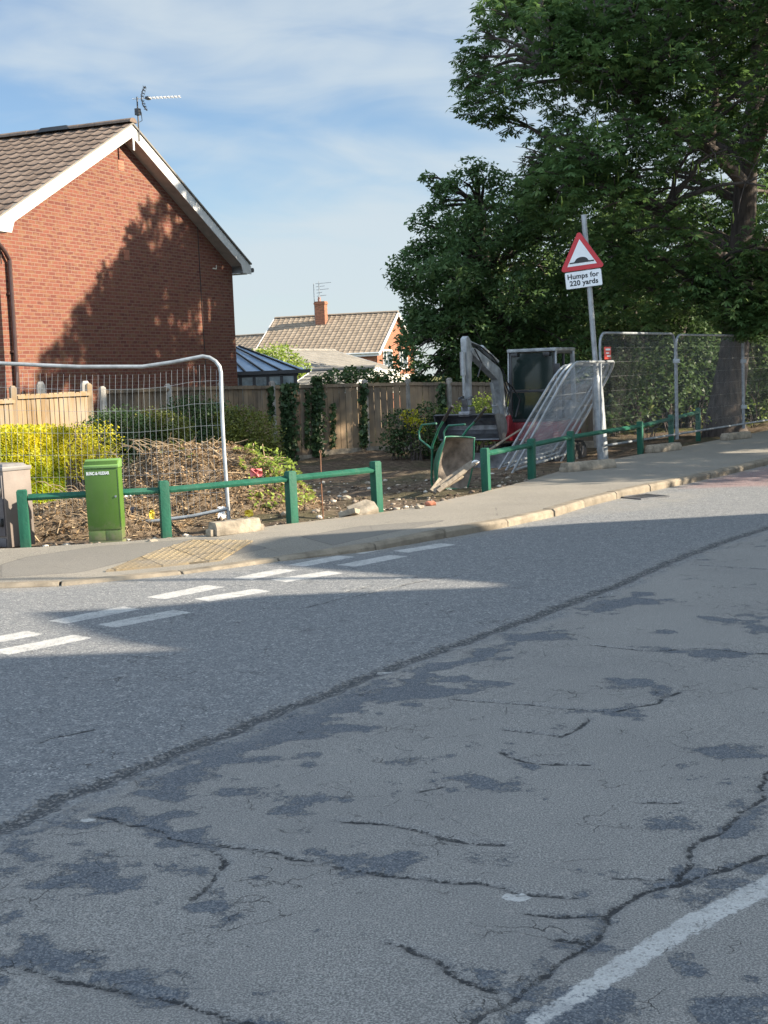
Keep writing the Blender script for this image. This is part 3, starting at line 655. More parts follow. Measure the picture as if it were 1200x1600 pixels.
# ---- kerbstones
kb = MB(); KK = resample(KER[1:-1], 0.91)
offs = []
for i in range(len(KK)):
    d = KK[min(i + 1, len(KK) - 1)] - KK[max(i - 1, 0)]; d /= np.linalg.norm(d); offs.append(np.array([d[1], -d[0]]))
for i in range(len(KK) - 1):
    a, b = KK[i], KK[i + 1]; na, nb = offs[i], offs[i + 1]; d = (b - a) / np.linalg.norm(b - a)
    g_ = 0.011; a2 = a + d * g_; b2 = b - d * g_; jz = random.uniform(-0.004, 0.006); jw = random.uniform(-0.006, 0.006)
    za = float(drop(a[0], a[1])); zb = float(drop(b[0], b[1]))
    vs = []
    for p, n_v, z in ((a2, na, za), (b2, nb, zb)):
        o_ = p + n_v * (0.11 + jw); ch = p + n_v * (0.085 + jw); ib = p - n_v * 0.03
        vs += [(ib[0], ib[1], z + 0.007 + jz), (ch[0], ch[1], z + 0.007 + jz), (o_[0], o_[1], z - 0.018 + jz), (o_[0], o_[1], RZ - 0.1), (ib[0], ib[1], RZ - 0.1)]
    kb.add(vs, [(0, 1, 6, 5), (1, 2, 7, 6), (2, 3, 8, 7), (4, 3, 2, 1, 0), (5, 6, 7, 8, 9), (0, 5, 9, 4)])
ko = kb.build('kerb', M['kerb'], smooth=True, bevel=0.006, angle=50); attr(ko, kind='structure')

# ---- buff tactile paving at the crossing
tb = MB()
q = [np.array(gp(x, y, -0.035)[:2]) for x, y in [(165, 890), (345, 874), (385, 853), (395, 848), (300, 848), (245, 862)]]
cen = sum(q) / len(q)
vs = [(p[0], p[1], float(drop(p[0], p[1])) + 0.014) for p in q]
tb.add(vs + [(p[0], p[1], -0.09) for p in q], [tuple(range(6))] + [(i, (i + 1) % 6, 6 + (i + 1) % 6, 6 + i) for i in range(6)])
ax = (q[1] - q[0]) / np.linalg.norm(q[1] - q[0]); ay = np.array([-ax[1], ax[0]])
qq = np.vstack(q)
for i in range(-40, 60):
    for j in range(-20, 40):
        p = q[0] + ax * (i * 0.067 + 0.03 + (j % 2) * 0.0335) + ay * (j * 0.067 + 0.03)
        # inside test
        c = False
        for (x1, y1), (x2, y2) in zip(qq, np.roll(qq, -1, axis=0)):
            if (y1 > p[1]) != (y2 > p[1]) and p[0] < (x2 - x1) * (p[1] - y1) / (y2 - y1) + x1: c = not c
        if not c: continue
        z = float(drop(p[0], p[1])) + 0.014
        ring = lambda r_, zz: [(p[0] + r_ * math.cos(k * math.pi / 3), p[1] + r_ * math.sin(k * math.pi / 3), zz) for k in range(6)]
        tb.add(ring(0.018, z - 0.001) + ring(0.012, z + 0.006), [tuple(range(6, 12))] + [(k, (k + 1) % 6, 6 + (k + 1) % 6, 6 + k) for k in range(6)])
to = tb.build('tactile_paving', M['tactile']); attr(to, kind='structure')

# ---- gully grate set in the channel
gl = MB(); c0 = gp(985, 779, RZ); c1 = gp(1015, 776, RZ); dd = Vector(c1 - c0).normalized(); ang = math.atan2(dd.y, dd.x)
mt = Matrix.Rotation(ang, 4, 'Z')
for k in range(-1, 2, 2):
    gl.box(Vector(c0) + mt @ Vector((0.2, k * 0.2, 0.006)), (0.44, 0.03, 0.02), m=mt); gl.box(Vector(c0) + mt @ Vector((0.2 + k * 0.2, 0, 0.006)), (0.03, 0.37, 0.02), m=mt)
for k in range(7): gl.box(Vector(c0) + mt @ Vector((0.04 + k * 0.053, 0, 0.004)), (0.022, 0.37, 0.018), m=mt)
gl.box(Vector(c0) + mt @ Vector((0.2, 0, -0.001)), (0.4, 0.36, 0.004), m=mt)
go = gl.build('gully_grate', M['steel']); attr(go, 'dark iron drain grate in the road beside the kerb', 'drain')

# ---- land: one sheet to the horizon, lower on the building site
xs2 = axis(-9, 16, 0.16, -900, 900); ys2 = axis(9, 42, 0.16, -900, 900)
X, Y = np.meshgrid(xs2, ys2); Xg, Yg = X.ravel(), Y.ravel()
db, sb = pl_dist(Xg, Yg, BAC); sdb = np.where(sb > 0, db, -db)
def site_z(x, y, sdist):
    z = -0.02 - 0.30 * np.clip(sdist / 6, 0, 1) ** 0.7
    z = z + (fbm(x * 0.6, y * 0.6, 21) - 0.47) * 0.30 * np.clip(sdist / 1.5, 0, 1) + (fbm(x * 3.5, y * 3.5, 31) - 0.47) * 0.10 * np.clip(sdist / 0.5, 0, 1)
    z = z - 0.24 * np.exp(-((x - 3.0) ** 2 + (y - 27.5) ** 2) / 7.0)
    return np.where(sdist > 0, z, np.where(sdist > -0.35, -0.04, -0.30))
Zg = site_z(Xg, Yg, sdb)
far_ = np.clip((np.hypot(Xg, Yg) - 45) / 30, 0, 1); Zg = Zg * (1 - far_) + (-0.9) * far_
nx, ny = len(xs2), len(ys2); I = np.arange(nx * ny).reshape(ny, nx)
F = np.stack([I[:-1, :-1], I[:-1, 1:], I[1:, 1:], I[1:, :-1]], -1).reshape(-1, 4)
land = mesh_np('ground', np.c_[Xg, Yg, Zg], F, M['earth'], smooth=True); attr(land, kind='structure')
land.data.materials.append(M['grass'])
fc = land.data
cx = Xg[F].mean(1); cy = Yg[F].mean(1)
mi = ((cy > 33.5 + 0.1 * cx) | (cx < -6.5) | (cx > 10)).astype(np.int32); fc.polygons.foreach_set('material_index', mi)
def gz(x, y):
    d, s = pl_dist(np.array([float(x)]), np.array([float(y)]), BAC); return float(site_z(np.array([float(x)]), np.array([float(y)]), d * s)[0])

# ================================================================== buildings
def tile_roof(mb, p0, u, s, U, S, n, tw=0.30, cs=0.33, amp=0.022, wav=True):
    """real tiles on a slope: p0 eave corner, u along the eave, s up the slope, n outward normal"""
    p0, u, s, n = Vector(p0), Vector(u).normalized(), Vector(s).normalized(), Vector(n).normalized()
    nu = max(1, round(U / tw)); ns = max(1, round(S / cs)); tw = U / nu; cs = S / ns
    prof = [(0.0, 0.0), (0.16, 0.35), (0.32, 1.0), (0.5, 0.35), (0.66, 0.0), (1.0, 0.0)] if wav else [(0, 0), (0.06, .5), (0.94, .5), (1, 0)]
    k = len(prof)
    for j in range(ns):
        for i in range(nu):
            dz = random.uniform(-0.003, 0.003); sk = random.uniform(-0.006, 0.006)
            vs = []
            for (t, h) in prof: vs.append(p0 + u * ((i + t) * tw) + s * (j * cs + sk) + n * (h * amp + 0.004 + dz))
            for (t, h) in prof: vs.append(p0 + u * ((i + t) * tw) + s * (j * cs + sk) + n * (h * amp + 0.030 + dz))
            for (t, h) in prof: vs.append(p0 + u * ((i + t) * tw) + s * ((j + 1) * cs + 0.03) + n * (h * amp + 0.006 + dz))
            fs = [(a, a + 1, k + a + 1, k + a) for a in range(k - 1)] + [(k + a, k + a + 1, 2 * k + a + 1, 2 * k + a) for a in range(k - 1)]
            mb.add(vs, fs)
    # underlay so that nothing shows through
    mb.add([p0, p0 + u * U, p0 + u * U + s * S, p0 + s * S], [(0, 1, 2, 3)])
def ridge(mb, a, b, r=0.12, seg=0.45, sag=0.0):
    a, b = Vector(a), Vector(b); L = (b - a).length; n = max(1, int(L / seg)); d = (b - a).normalized(); x = d.cross(Vector((0, 0, 1))).normalized()
    for i in range(n):
        p = a + d * (i * L / n + 0.004); q = a + d * ((i + 1) * L / n - 0.004); rr = r * random.uniform(0.96, 1.04); vs = []
        for c in (p, q):
            for k in range(7):
                t = math.pi * k / 6; vs.append(c + x * math.cos(t) * rr * 1.15 + Vector((0, 0, math.sin(t) * rr * 0.8 - 0.03)))
        mb.add(vs, [(k, k + 1, 8 + k, 7 + k) for k in range(6)] + [tuple(range(6, -1, -1)), tuple(range(7, 14))])

def window(parent, x0, x1, z0, z1, y, face=-1, bars=1, mat='white'):
    f = MB(); t = 0.06; yy = y + face * 0.02
    f.box(((x0 + x1) / 2, yy, z0 + t / 2), (x1 - x0, 0.08, t)); f.box(((x0 + x1) / 2, yy, z1 - t / 2), (x1 - x0, 0.08, t))
    for x in [x0 + t / 2, x1 - t / 2] + [x0 + (x1 - x0) * (i + 1) / (bars + 1) for i in range(bars)]: f.box((x, yy, (z0 + z1) / 2), (t, 0.077, z1 - z0 - 2 * t))
    wo_ = f.build('window', M[mat], parent)
    p = MB(); p.box(((x0 + x1) / 2, y + face * 0.006, (z0 + z1) / 2), (x1 - x0 - 0.04, 0.012, z1 - z0 - 0.04)); p.build('pane', M['pane'], wo_)
    return wo_

# ---- the brick gable house
hz = -0.38
hd = Vector((-3.62 + 7.12, 34.3 - 25.6, 0)); GL = hd.length; hrz = math.atan2(hd.y, hd.x)
house = empty('brick_house', (-7.12, 25.6, hz), hrz, 'red brick house with windowless gable end and brown tiled roof at the left', 'house')
mid = GL * 0.475; ez = 4.63 - hz; az = 6.89 - hz; sl = (az - ez) / mid; HD = 9.5
wb = MB(); wb.prism([(0, 0), (GL, 0), (GL, az - sl * (GL - mid)), (mid, az), (0, ez)], 1, 0, HD)
wb.build('wall', M['brick'], house)
ca = math.cos(math.atan(sl)); sa = math.sin(math.atan(sl)); ov = 0.38; yo = -0.34; rt = 0.24
er = ez + rt - sl * ov; SL = (mid + ov) / ca
rf = MB()
tile_roof(rf, (-ov, yo - 0.03, er), (0, 1, 0), (ca, 0, sa), HD + 0.6, SL, (-sa, 0, ca))
tile_roof(rf, (GL + ov, yo - 0.03, az + rt - sl * (GL + ov - mid)), (0, 1, 0), (-ca, 0, sa), HD + 0.6, (GL - mid + ov) / ca, (sa, 0, ca))
ridge(rf, (mid, yo - 0.05, az + rt + 0.05), (mid, HD + 0.5, az + rt + 0.05), 0.13)
ro = rf.build('roof', M['tile'], house)
# verge: mortar bedding and dark undercloak
vg = MB()
for sx, x0 in ((1, -ov), (-1, GL + ov)):
    vg.beam((x0, yo + 0.02, az + rt - sl * abs(x0 - mid) + 0.005), (mid, yo + 0.02, az + rt + 0.005), 0.11, 0.035, up=(-sa * sx, 0, ca))
vg.build('verge', M['tile_grey'], ro)
# bargeboards, with the box ends at the eaves
for sx, x0, nm in ((1, -ov - 0.02, 'left'), (-1, GL + ov + 0.02, 'right')):
    b = MB(); d = 0.23
    def zz(x): return az + rt - 0.03 - sl * abs(mid - x)
    xe = 0.0 if sx > 0 else GL
    ob = MB()
    xi = xe - sx * -0.02
    pts = [(x0, zz(x0)), (mid, zz(mid)), (mid, zz(mid) - d / ca), (xi + sx * 0.10, zz(xi + sx * 0.10) - d / ca), (xi, zz(xi) - d / ca - 0.16), (x0, zz(xi) - d / ca - 0.16)]
    if sx < 0: pts = pts[::-1]
    ob.prism(pts, 1, yo, yo + 0.025)
    ob.build('bargeboard', M['white'], house, bevel=0.004)
    sf = MB(); a = Vector((mid, (yo + 0.03) / 2 - 0.0, zz(mid) - d / ca + 0.035)); c = Vector((xi, (yo + 0.03) / 2, zz(xi) - d / ca + 0.035))
    sf.beam(a, c, abs(yo) - 0.034, 0.02, up=(-sa * sx, 0, ca)); sf.build('soffit', M['soffit'], house)
    fb = MB(); fb.box(((x0 + xi) / 2, HD / 2 + yo / 2 + 0.05, zz(xi) - d / ca - 0.15), (abs(x0 - xi), HD + 0.2, 0.02)); fb.box((x0 + sx * 0.012, HD / 2, zz(xi) - d / ca - 0.02), (0.024, HD + 0.5, 0.22)); fb.build('fascia', M['white'], house)
    gt = MB(); gx = x0 - sx * 0.06; gz_ = zz(x0) - 0.10
    gt.tube([(gx, yo - 0.02, gz_), (gx, HD, gz_)], 0.06, 10); gt.build('gutter', M['black'], house, smooth=True)
pk = MB(); pk.box((mid, yo - 0.012, az + rt - 0.36), (0.06, 0.02, 0.42)); pk.build('apex_cover', M['white'], house, bevel=0.003)
dp = MB(); dp.tube([(-0.42, -0.10, ez - 0.10), (-0.30, -0.09, ez - 0.22), (0.12, -0.075, ez - 0.52), (0.24, -0.075, ez - 0.68), (0.24, -0.075, 0.1)], 0.042, 10)
for z in (1.2, 2.6, 3.7): dp.box((0.24, -0.04, z), (0.13, 0.05, 0.04))
dpo = dp.build('downpipe', M['pipe'], house, smooth=True)
xx = GL * 0.82
for pts_ in ([(xx, -0.012, ez + sl * (GL - xx) - 0.05), (xx + 0.01, -0.012, 3.5), (xx + 0.05, -0.012, 2.6), (xx + 0.04, -0.012, 1.9)], [(xx - 0.35, -0.012, 2.3), (xx - 0.35, -0.012, 0.6)], [(xx - 0.25, -0.012, 2.2), (xx - 0.25, -0.012, 0.6)], [(0.06, -0.012, ez - 0.1), (0.08, -0.012, ez - 0.75)]):
    cb = MB(); cb.tube(pts_, 0.008, 6); cb.build('cable', M['black'], house)
for (bx, bz_, w_) in ((mid + 0.0, az - 0.62, 0.22), (mid + 0.02, az - 2.55, 0.22)):
    v = MB()
    v.box((bx, -0.004, bz_), (w_, 0.012, 0.22))
    for k in range(3): v.box((bx, -0.014, bz_ - 0.07 + k * 0.07), (w_ - 0.03, 0.01, 0.025))
    v.build('air_brick', M['terracotta'], house)
v = MB(); v.box((GL * 0.90, -0.006, ez - 0.35), (0.16, 0.015, 0.03)); v.box((GL * 0.90 + 0.1, -0.006, ez - 0.31), (0.02, 0.015, 0.1)); v.build('wall_scar', M['render'], house)
v = MB(); v.box((mid, 1.6, az + rt + 0.07), (0.34, 0.9, 0.10), taper=0.75); v.build('ridge_vent', M['black'], house, bevel=0.02)
# aerial on the gable
ae = MB(); ax0 = mid + 0.22; zt = az + rt
ae.tube([(ax0, yo - 0.03, zt - 0.35), (ax0, yo - 0.03, zt + 0.60)], 0.016, 8)
ae.tube([(ax0, yo - 0.03, zt + 0.05), (ax0 + 0.16, yo - 0.03, zt + 0.12), (ax0 + 0.14, yo - 0.03, zt + 0.3), (ax0, yo - 0.03, zt + 0.35)], 0.008, 6)
ae.box((ax0, yo - 0.03, zt + 0.28), (0.10, 0.10, 0.14))
aeo = ae.build('aerial_mast', M['black'], house)
W3 = house.matrix_basis.inverted() if False else None
yg = MB(); inv = Matrix.Rotation(-hrz, 4, 'Z'); dr = inv @ Vector((0.995, -0.05, 0.0)); pr_ = inv @ Vector((0.05, 0.995, 0)); b0 = Vector((ax0, yo - 0.03, zt + 0.56))
yg.tube([b0 - dr * 0.10, b0 + dr * 0.95], 0.009, 6)
for k in range(9): c = b0 + dr * (0.28 + k * 0.08); yg.tube([c + pr_ * 0.11 + dr * 0.02, c - pr_ * 0.11], 0.009, 5); yg.tube([c + dr * 0.02 + Vector((0, 0, 0.03)), c - Vector((0, 0, 0.02))], 0.013, 5)
yg.build('aerial', M['white'], aeo)
rfl = MB()
for sg in (-1, 1):
    rfl.tube([b0 + dr * 0.10, b0 + dr * 0.12 + Vector((0, 0, 0.14 * sg)), b0 + dr * 0.20 + Vector((0, 0, 0.26 * sg))], 0.012, 6)
    for k in range(4): c = b0 + dr * (0.12 + 0.02 * k) + Vector((0, 0, (0.05 + 0.06 * k) * sg)); rfl.tube([c - pr_ * 0.16, c + pr_ * 0.16], 0.007, 5); rfl.tube([c - dr * 0.04, c + dr * 0.04], 0.007, 5)
rfl.box(b0 + dr * 0.24, (0.12, 0.07, 0.06)); rfl.build('reflector', M['black'], aeo)

# ---- conservatory at the rear of the gable house
p0 = at(330, 603, 36.5); rzc = R(8)
con = empty('conservatory', (p0[0], p0[1], -0.38), rzc, 'dark framed conservatory with blue grey sloping roof, right of the brick gable house', 'conservatory')
CW = 2.35; ch = 2.05
f = MB()
f.box((CW / 2, 1.2, 0.55), (CW, 2.4, 1.1))
f.build('dwarf_wall', M['brick'], con)
f = MB()
for k in range(7): f.box((0.05 + k * (CW - 0.1) / 6, 0.0, 1.1 + (ch - 1.1) / 2), (0.085, 0.085, ch - 1.1))
for z in (1.13, ch - 0.05): f.box((CW / 2, 0.0, z), (CW + 0.02, 0.075, 0.09))
for k in range(1, 5): f.box((CW, k * 0.6, 1.1 + (ch - 1.1) / 2), (0.08, 0.08, ch - 1.1))
for z in (1.13, ch - 0.05): f.box((CW + 0.001, 1.22, z), (0.07, 2.4, 0.085))
f.build('window_frame', M['upvc_dark'], con)
f = MB(); f.box((CW / 2, 0.01, 1.1 + (ch - 1.1) / 2), (CW, 0.02, ch - 1.1)); f.box((CW, 1.2, 1.6), (0.02, 2.4, ch - 1.1)); f.build('pane', simple('pale_reflecting_glass', (0.25, 0.31, 0.33), 0.08, var=0.6, scale=2.5), con)
f = MB(); A_, B_ = Vector((-0.3, -0.15, ch + 0.75)), Vector((CW + 0.35, -0.15, ch + 0.02))
f.add([(-0.3, -0.15, ch + 0.02), (CW + 0.35, -0.15, ch + 0.02), (CW + 0.25, 2.5, ch + 0.02), (-0.3, 2.5, ch + 0.02), (-0.3, 1.3, ch + 0.95), (CW - 1.4, 1.3, ch + 0.78)],
      [(0, 1, 5, 4), (1, 2, 5), (2, 3, 4, 5), (3, 2, 1, 0), (0, 4, 3)])
f.build('roof', M['glassroof'], con)
f = MB()
for k in range(6):
    t = (k + 0.5) / 6; f.beam(Vector((-0.3 + t * (CW + 0.65), -0.16, ch + 0.05)), Vector((-0.3 + t * (CW - 1.1), 1.3, ch + 0.97 - 0.17 * t)), 0.04, 0.04)
f.beam((-0.3, -0.17, ch + 0.02), (CW + 0.36, -0.17, ch + 0.02), 0.09, 0.10); f.build('glazing_bar', M['upvc_dark'], con)

# ---- far houses
def far_house(name, pL, pR, depth, rise, eave_drop, base, label, mats=('brick_far', 'tile_far'), ovh=0.25, wavy=True, cat='house', tw=0.33, gable_right=True):
    """ridge runs parallel to pL-pR (eave line ends, world xyz); roof rises `rise` over `depth/2`"""
    pL, pR = Vector(pL), Vector(pR); d = pR - pL; L = Vector((d.x, d.y, 0)).length; rz = math.atan2(d.y, d.x)
    e = empty(name, (pL.x, pL.y, base), rz, label, cat); zL = pL.z - base; h = depth / 2
    m = MB(); m.prism([(0, 0), (depth, 0), (depth, zL - 0.05), (h, zL + rise - 0.05), (0, zL - 0.05)], 0, 0, L); m.build('wall', M[mats[0]], e)
    c = h / math.hypot(h, rise); s_ = rise / math.hypot(h, rise); SLn = math.hypot(h + ovh, rise * (h + ovh) / h)
    r_ = MB(); zo = zL - rise / h * ovh + 0.03
    tile_roof(r_, (-ovh, -ovh, zo), (1, 0, 0), (0, c, s_), L + 2 * ovh, SLn, (0, -s_, c), tw, 0.36, 0.03, wavy)
    tile_roof(r_, (-ovh, depth + ovh, zo), (1, 0, 0), (0, -c, s_), L + 2 * ovh, SLn, (0, s_, c), 1.0, 1.0, 0.03, False)
    ridge(r_, (-ovh, h, zL + rise + 0.06), (L + ovh, h, zL + rise + 0.06), 0.14)
    ro_ = r_.build('roof', M[mats[1]], e)
    for xx_ in (-ovh - 0.02, L + ovh + 0.02):
        b = MB()
        for sy in (0, 1):
            a = Vector((xx_, -ovh - 0.03 if sy == 0 else depth + ovh + 0.03, zo - 0.10)); q = Vector((xx_, h, zL + rise - 0.06)); b.beam(a, q, 0.04, 0.26)
        b.build('bargeboard', M['white'], e)
    g = MB(); g.box((L / 2, -ovh - 0.05, zo - 0.12), (L + 2 * ovh, 0.05, 0.22)); g.tube([(-ovh, -ovh - 0.12, zo - 0.03), (L + ovh, -ovh - 0.12, zo - 0.03)], 0.06, 8); g.build('gutter', M['white'], e)
    return e, L, zL, ro_
Yf_ = 92
pL = at(400, 564, Yf_ + 2.7); pR = at(589, 548, Yf_); 
pL[2] = pR[2]
e1, L1, z1, r1 = far_house('far_brick_house', pL, pR, 9.2, 2.75, 0, -2.3, 'long tan tiled house with a brick chimney and a lit gable at its right end', tw=0.4)
# chimney on the ridge
chp = at(517, 512, Yf_ + 7); li = Matrix.Rotation(-e1.rotation_euler[2], 4, 'Z') @ (Vector(chp) - Vector(e1.location))
cm = MB(); cm.box((li.x, 3.7, z1 + 2.55), (0.75, 0.6, 2.1)); cm.box((li.x, 3.7, z1 + 3.62), (0.86, 0.7, 0.12)); cm.box((li.x, 3.7, z1 + 3.72), (0.80, 0.64, 0.1))
cho = cm.build('chimney', M['brick_far'], r1)
cp = MB()
cp.tube([(li.x - 0.1, 3.7, z1 + 3.74), (li.x - 0.1, 3.7, z1 + 4.1)], [0.12, 0.09], 10); cp.build('chimney_pot', M['terracotta'], cho)
cp = MB(); cp.tube([(li.x - 0.45, 3.6, z1 + 1.5), (li.x - 0.45, 3.6, z1 + 5.1)], 0.03, 6); cp.tube([(li.x - 0.05, 3.6, z1 + 3.0), (li.x - 0.05, 3.6, z1 + 5.2)], 0.03, 6)
for k in range(6): cp.tube([(li.x - 0.3, 3.6 + 0.05 * k, z1 + 5.05 - 0.22 * k), (li.x + (0.5 if k % 2 else 0.9) - 0.1 * k, 3.6, z1 + 5.08 - 0.22 * k)], 0.018, 5)
cp.build('aerial', M['galv_dull'], cho)
# window in the gable, on the right-hand end wall
def endwin(y0, y1, z0, z1_):
    wg = MB()
    wg.box((L1 + 0.03, (y0 + y1) / 2, z0 + 0.06), (0.1, y1 - y0, 0.12)); wg.box((L1 + 0.03, (y0 + y1) / 2, z1_ - 0.06), (0.1, y1 - y0, 0.12))
    for t in (0, 0.35, 1): wg.box((L1 + 0.03, y0 + 0.06 + t * (y1 - y0 - 0.12), (z0 + z1_) / 2), (0.1, 0.12, z1_ - z0 - 0.24))
    wgo = wg.build('window', M['white'], e1); wp = MB(); wp.box((L1 + 0.015, (y0 + y1) / 2, (z0 + z1_) / 2), (0.02, y1 - y0 - .1, z1_ - z0 - .1)); wp.build('pane', M['pane'], wgo)
endwin(1.2, 3.4, z1 - 1.3, z1 + 0.1); endwin(5.2, 7.2, z1 - 1.3, z1 + 0.1)
wp = MB(); wp.box((L1 + 0.03, 4.6, z1 - 2.3), (0.05, 9.1, 1.3)); wp.build('render_band', M['render'], e1)
pL = at(368, 562, 104); pR = at(398, 560, 101); pL[2] = pR[2]
pLb = at(355, 575, 112); pRb = at(404, 573, 108); pLb[2] = pRb[2]
far_house('far_stepped_house', (pLb[0] - 3, pLb[1], pLb[2]), pRb, 9, 2.7, 0, -2.3, 'small length of lower tan roof just left of the long tan tiled house', tw=0.5)
pL = at(340, 575, 122); pR = at(380, 574, 122); pL[2] = pR[2]
far_house('distant_house', (pL[0] - 3, pL[1], pL[2]), pR, 9, 2.9, 0, -2.3, 'farthest grey roofed house showing at the edge of the brick gable', ('brick_far', 'tile_grey'), tw=0.6)
# low grey-roofed outbuilding in front of the far house: gable at its left end
pL = at(500, 592, 58); pR = at(612, 577, 66); pR[2] = at(612, 577, 66)[2]; pL[2] = pR[2]
e2, L2, z2, r2 = far_house('grey_roofed_garage', (pL[0], pL[1], pL[2]), pR, 6.4, 1.0, 0, -1.6, 'low building with a grey tiled roof in front of the long tan house', ('brick_far', 'tile_grey'), wavy=False, cat='outbuilding')
pL = at(468, 600, 44); pR = at(548, 600, 43); pL[2] = pR[2]
e3, L3, z3, r3 = far_house('garden_shed', pL, pR, 2.6, 0.45, 0, -0.8, 'small shed roof with pale bargeboards just above the fence', ('wood_old', 'tile_grey'), wavy=False, cat='shed')

# ---- houses across the road on the right, beside the viewer: outside the picture, they throw the shadows on the road
def prof_house(name, x0, x1, prof, label, g):
    e = empty(name, (x0, prof[0][0], -0.1), 0, label, 'house', g); y0 = prof[0][0]
    m = MB(); m.prism([(y - y0, z + 0.1 - (0.18 if z > 1 else 0)) for y, z in prof], 0, 0.25, x1 - x0); m.build('wall', M['brick'], e)
    tops = [(y - y0, z + 0.1) for y, z in prof if z > 1]
    r_ = MB()
    for (a, b), (c, d) in zip(tops[:-1], tops[1:]):
        if abs(c - a) < 0.02: continue
        r_.add([(0, a, b), (x1 - x0 + 0.3, a, b), (x1 - x0 + 0.3, c, d), (0, c, d), (0, a, b - 0.16), (x1 - x0 + 0.3, a, b - 0.16), (x1 - x0 + 0.3, c, d - 0.16), (0, c, d - 0.16)],
               [(0, 1, 2, 3), (7, 6, 5, 4), (0, 4, 5, 1), (3, 2, 6, 7), (0, 3, 7, 4), (1, 5, 6, 2)])
    r_.build('roof', M['tile'], e)
    for k, (yy_, zz_) in enumerate(((1.2, 1.0), (1.2, 3.6))):
        f_ = MB(); f_.box((0.22, yy_ + 0.6, zz_ + 0.6), (0.09, 1.2, 1.2)); wo_ = f_.build('window', M['white'], e)
        f_ = MB(); f_.box((0.19, yy_ + 0.6, zz_ + 0.6), (0.05, 1.05, 1.05)); f_.build('pane', M['pane'], wo_)
    return e
prof_house('brick_house', 12.4, 21, [(-22, -0.1), (-22, 7.62), (4.9, 7.62), (5.12, 7.02), (5.37, 7.24), (5.64, 7.38), (6.05, 7.54), (6.42, 7.67), (6.58, 7.31), (6.76, 7.11), (7.07, 6.84), (7.13, 6.2), (7.13, -0.1)],
           'brick house with a stepped gabled roof beside the road, right of the viewer', None)
prof_house('brick_house', 12.4, 21, [(7.15, -0.1), (7.15, 5.95), (7.55, 5.95), (7.83, 6.19), (8.13, 6.42), (8.49, 6.74), (8.96, 7.03), (9.57, 7.12), (10.2, 6.95), (10.6, 6.2), (11.42, 5.35), (12.06, 4.3), (12.1, -0.1)],
           'smaller gabled brick house beyond the stepped one, right of the viewer', None)

# ================================================================== timber fences
def fence_run(name, pts, top, label, mats, posts='wood_post', plank_w=0.125, rail=True, step_tops=None, post_up=0.08, ph=None):
    """pts: world xy of post positions; top: list of top z per bay"""
    e = empty(name, (pts[0][0], pts[0][1], -0.3), 0, label, 'fence'); o_ = Vector((pts[0][0], pts[0][1], -0.3))
    for i in range(len(pts) - 1):
        a = Vector((pts[i][0], pts[i][1], 0)); b = Vector((pts[i + 1][0], pts[i + 1][1], 0)); d = b - a; L = d.length; d.normalize(); nrm = Vector((d.y, -d.x, 0))
        if nrm.y > 0: nrm = -nrm
        t0, t1 = (top[i], top[i]) if not isinstance(top[i], tuple) else top[i]
        m = MB(); n = max(1, int((L - 0.1) / plank_w)); pw = (L - 0.1) / n
        for k in range(n):
            c = a + d * (0.05 + (k + 0.5) * pw); zt = t0 + (t1 - t0) * (k + 0.5) / n + random.uniform(-0.006, 0.006); zb = gz(c.x, c.y) - 0.12 + 0.15
            ang = math.atan2(d.y, d.x) + 0.05
            m.box(c - o_ + nrm * random.uniform(0.0, 0.016) + Vector((0, 0, (zt + zb) / 2)), (pw * 0.94, 0.016, zt - zb), rz=ang)
        m.build('panel', mats, e)
        c = (a + b) / 2
        if rail:
            m = MB()
            for zr in (t0 - 0.05,) + (() if rail == 'top' else (t0 - 0.62,)):
                m.beam(a + d * 0.05 + nrm * 0.035 - o_ + Vector((0, 0, zr)), b - d * 0.05 + nrm * 0.035 - o_ + Vector((0, 0, zr + (t1 - t0))), 0.05, 0.055)
            m.build('rail', mats, e)
        m = MB(); m.beam(a + d * 0.05 - o_ + Vector((0, 0, gz(c.x, c.y) - 0.03)), b - d * 0.05 - o_ + Vector((0, 0, gz(c.x, c.y) - 0.03)), 0.05, 0.30); m.build('gravel_board', M['block'], e)
    for i, p in enumerate(pts):
        tz = max((max(t) if isinstance(t, tuple) else t) for t in top[max(0, i - 1):i + 1]) + post_up
        zb = gz(*p) - 0.1; m = MB(); m.box(Vector((p[0], p[1], (tz + zb) / 2)) - o_, (0.10, 0.10, tz - zb), rz=0.6); m.box(Vector((p[0], p[1], tz + 0.012)) - o_, (0.09, 0.09, 0.03), rz=0.6, taper=0.5)
        m.build('post', M[posts], e)
    return e
def fp(x, y, Y): v = at(x, y, Y); return (v[0], v[1]), v[2]
A = [fp(-120, 628, 19.6), fp(-45, 626, 21.0), fp(21, 625, 22.3), fp(139, 612, 24.6)]
fence_run('timber_fence', [a[0] for a in A], [A[0][1] + 0.02, A[1][1], fp(80, 614, 23.4)[1]], 'pale new board fence lit by the sun behind the yellow hedge', M['wood_new'], posts='wood_new', plank_w=0.14, post_up=0.12)
ptp = [(160, 609, 25.2), (262, 605, 27.6), (345, 603, 29.2), (425, 602, 30.5), (497, 600.5, 31.3), (570, 598.5, 31.8), (637, 597, 31.9), (702, 597, 31.6), (772, 597, 31.2), (850, 598, 30.8), (930, 600, 30.4)]
A = [fp(*q) for q in ptp]
fence_run('timber_fence', [a[0] for a in A], [(A[i][1], A[i + 1][1]) for i in range(len(A) - 1)], 'tall weathered grey brown board fence with ivy behind the building site', M['wood_old'], rail='top', post_up=0.04, plank_w=0.15)
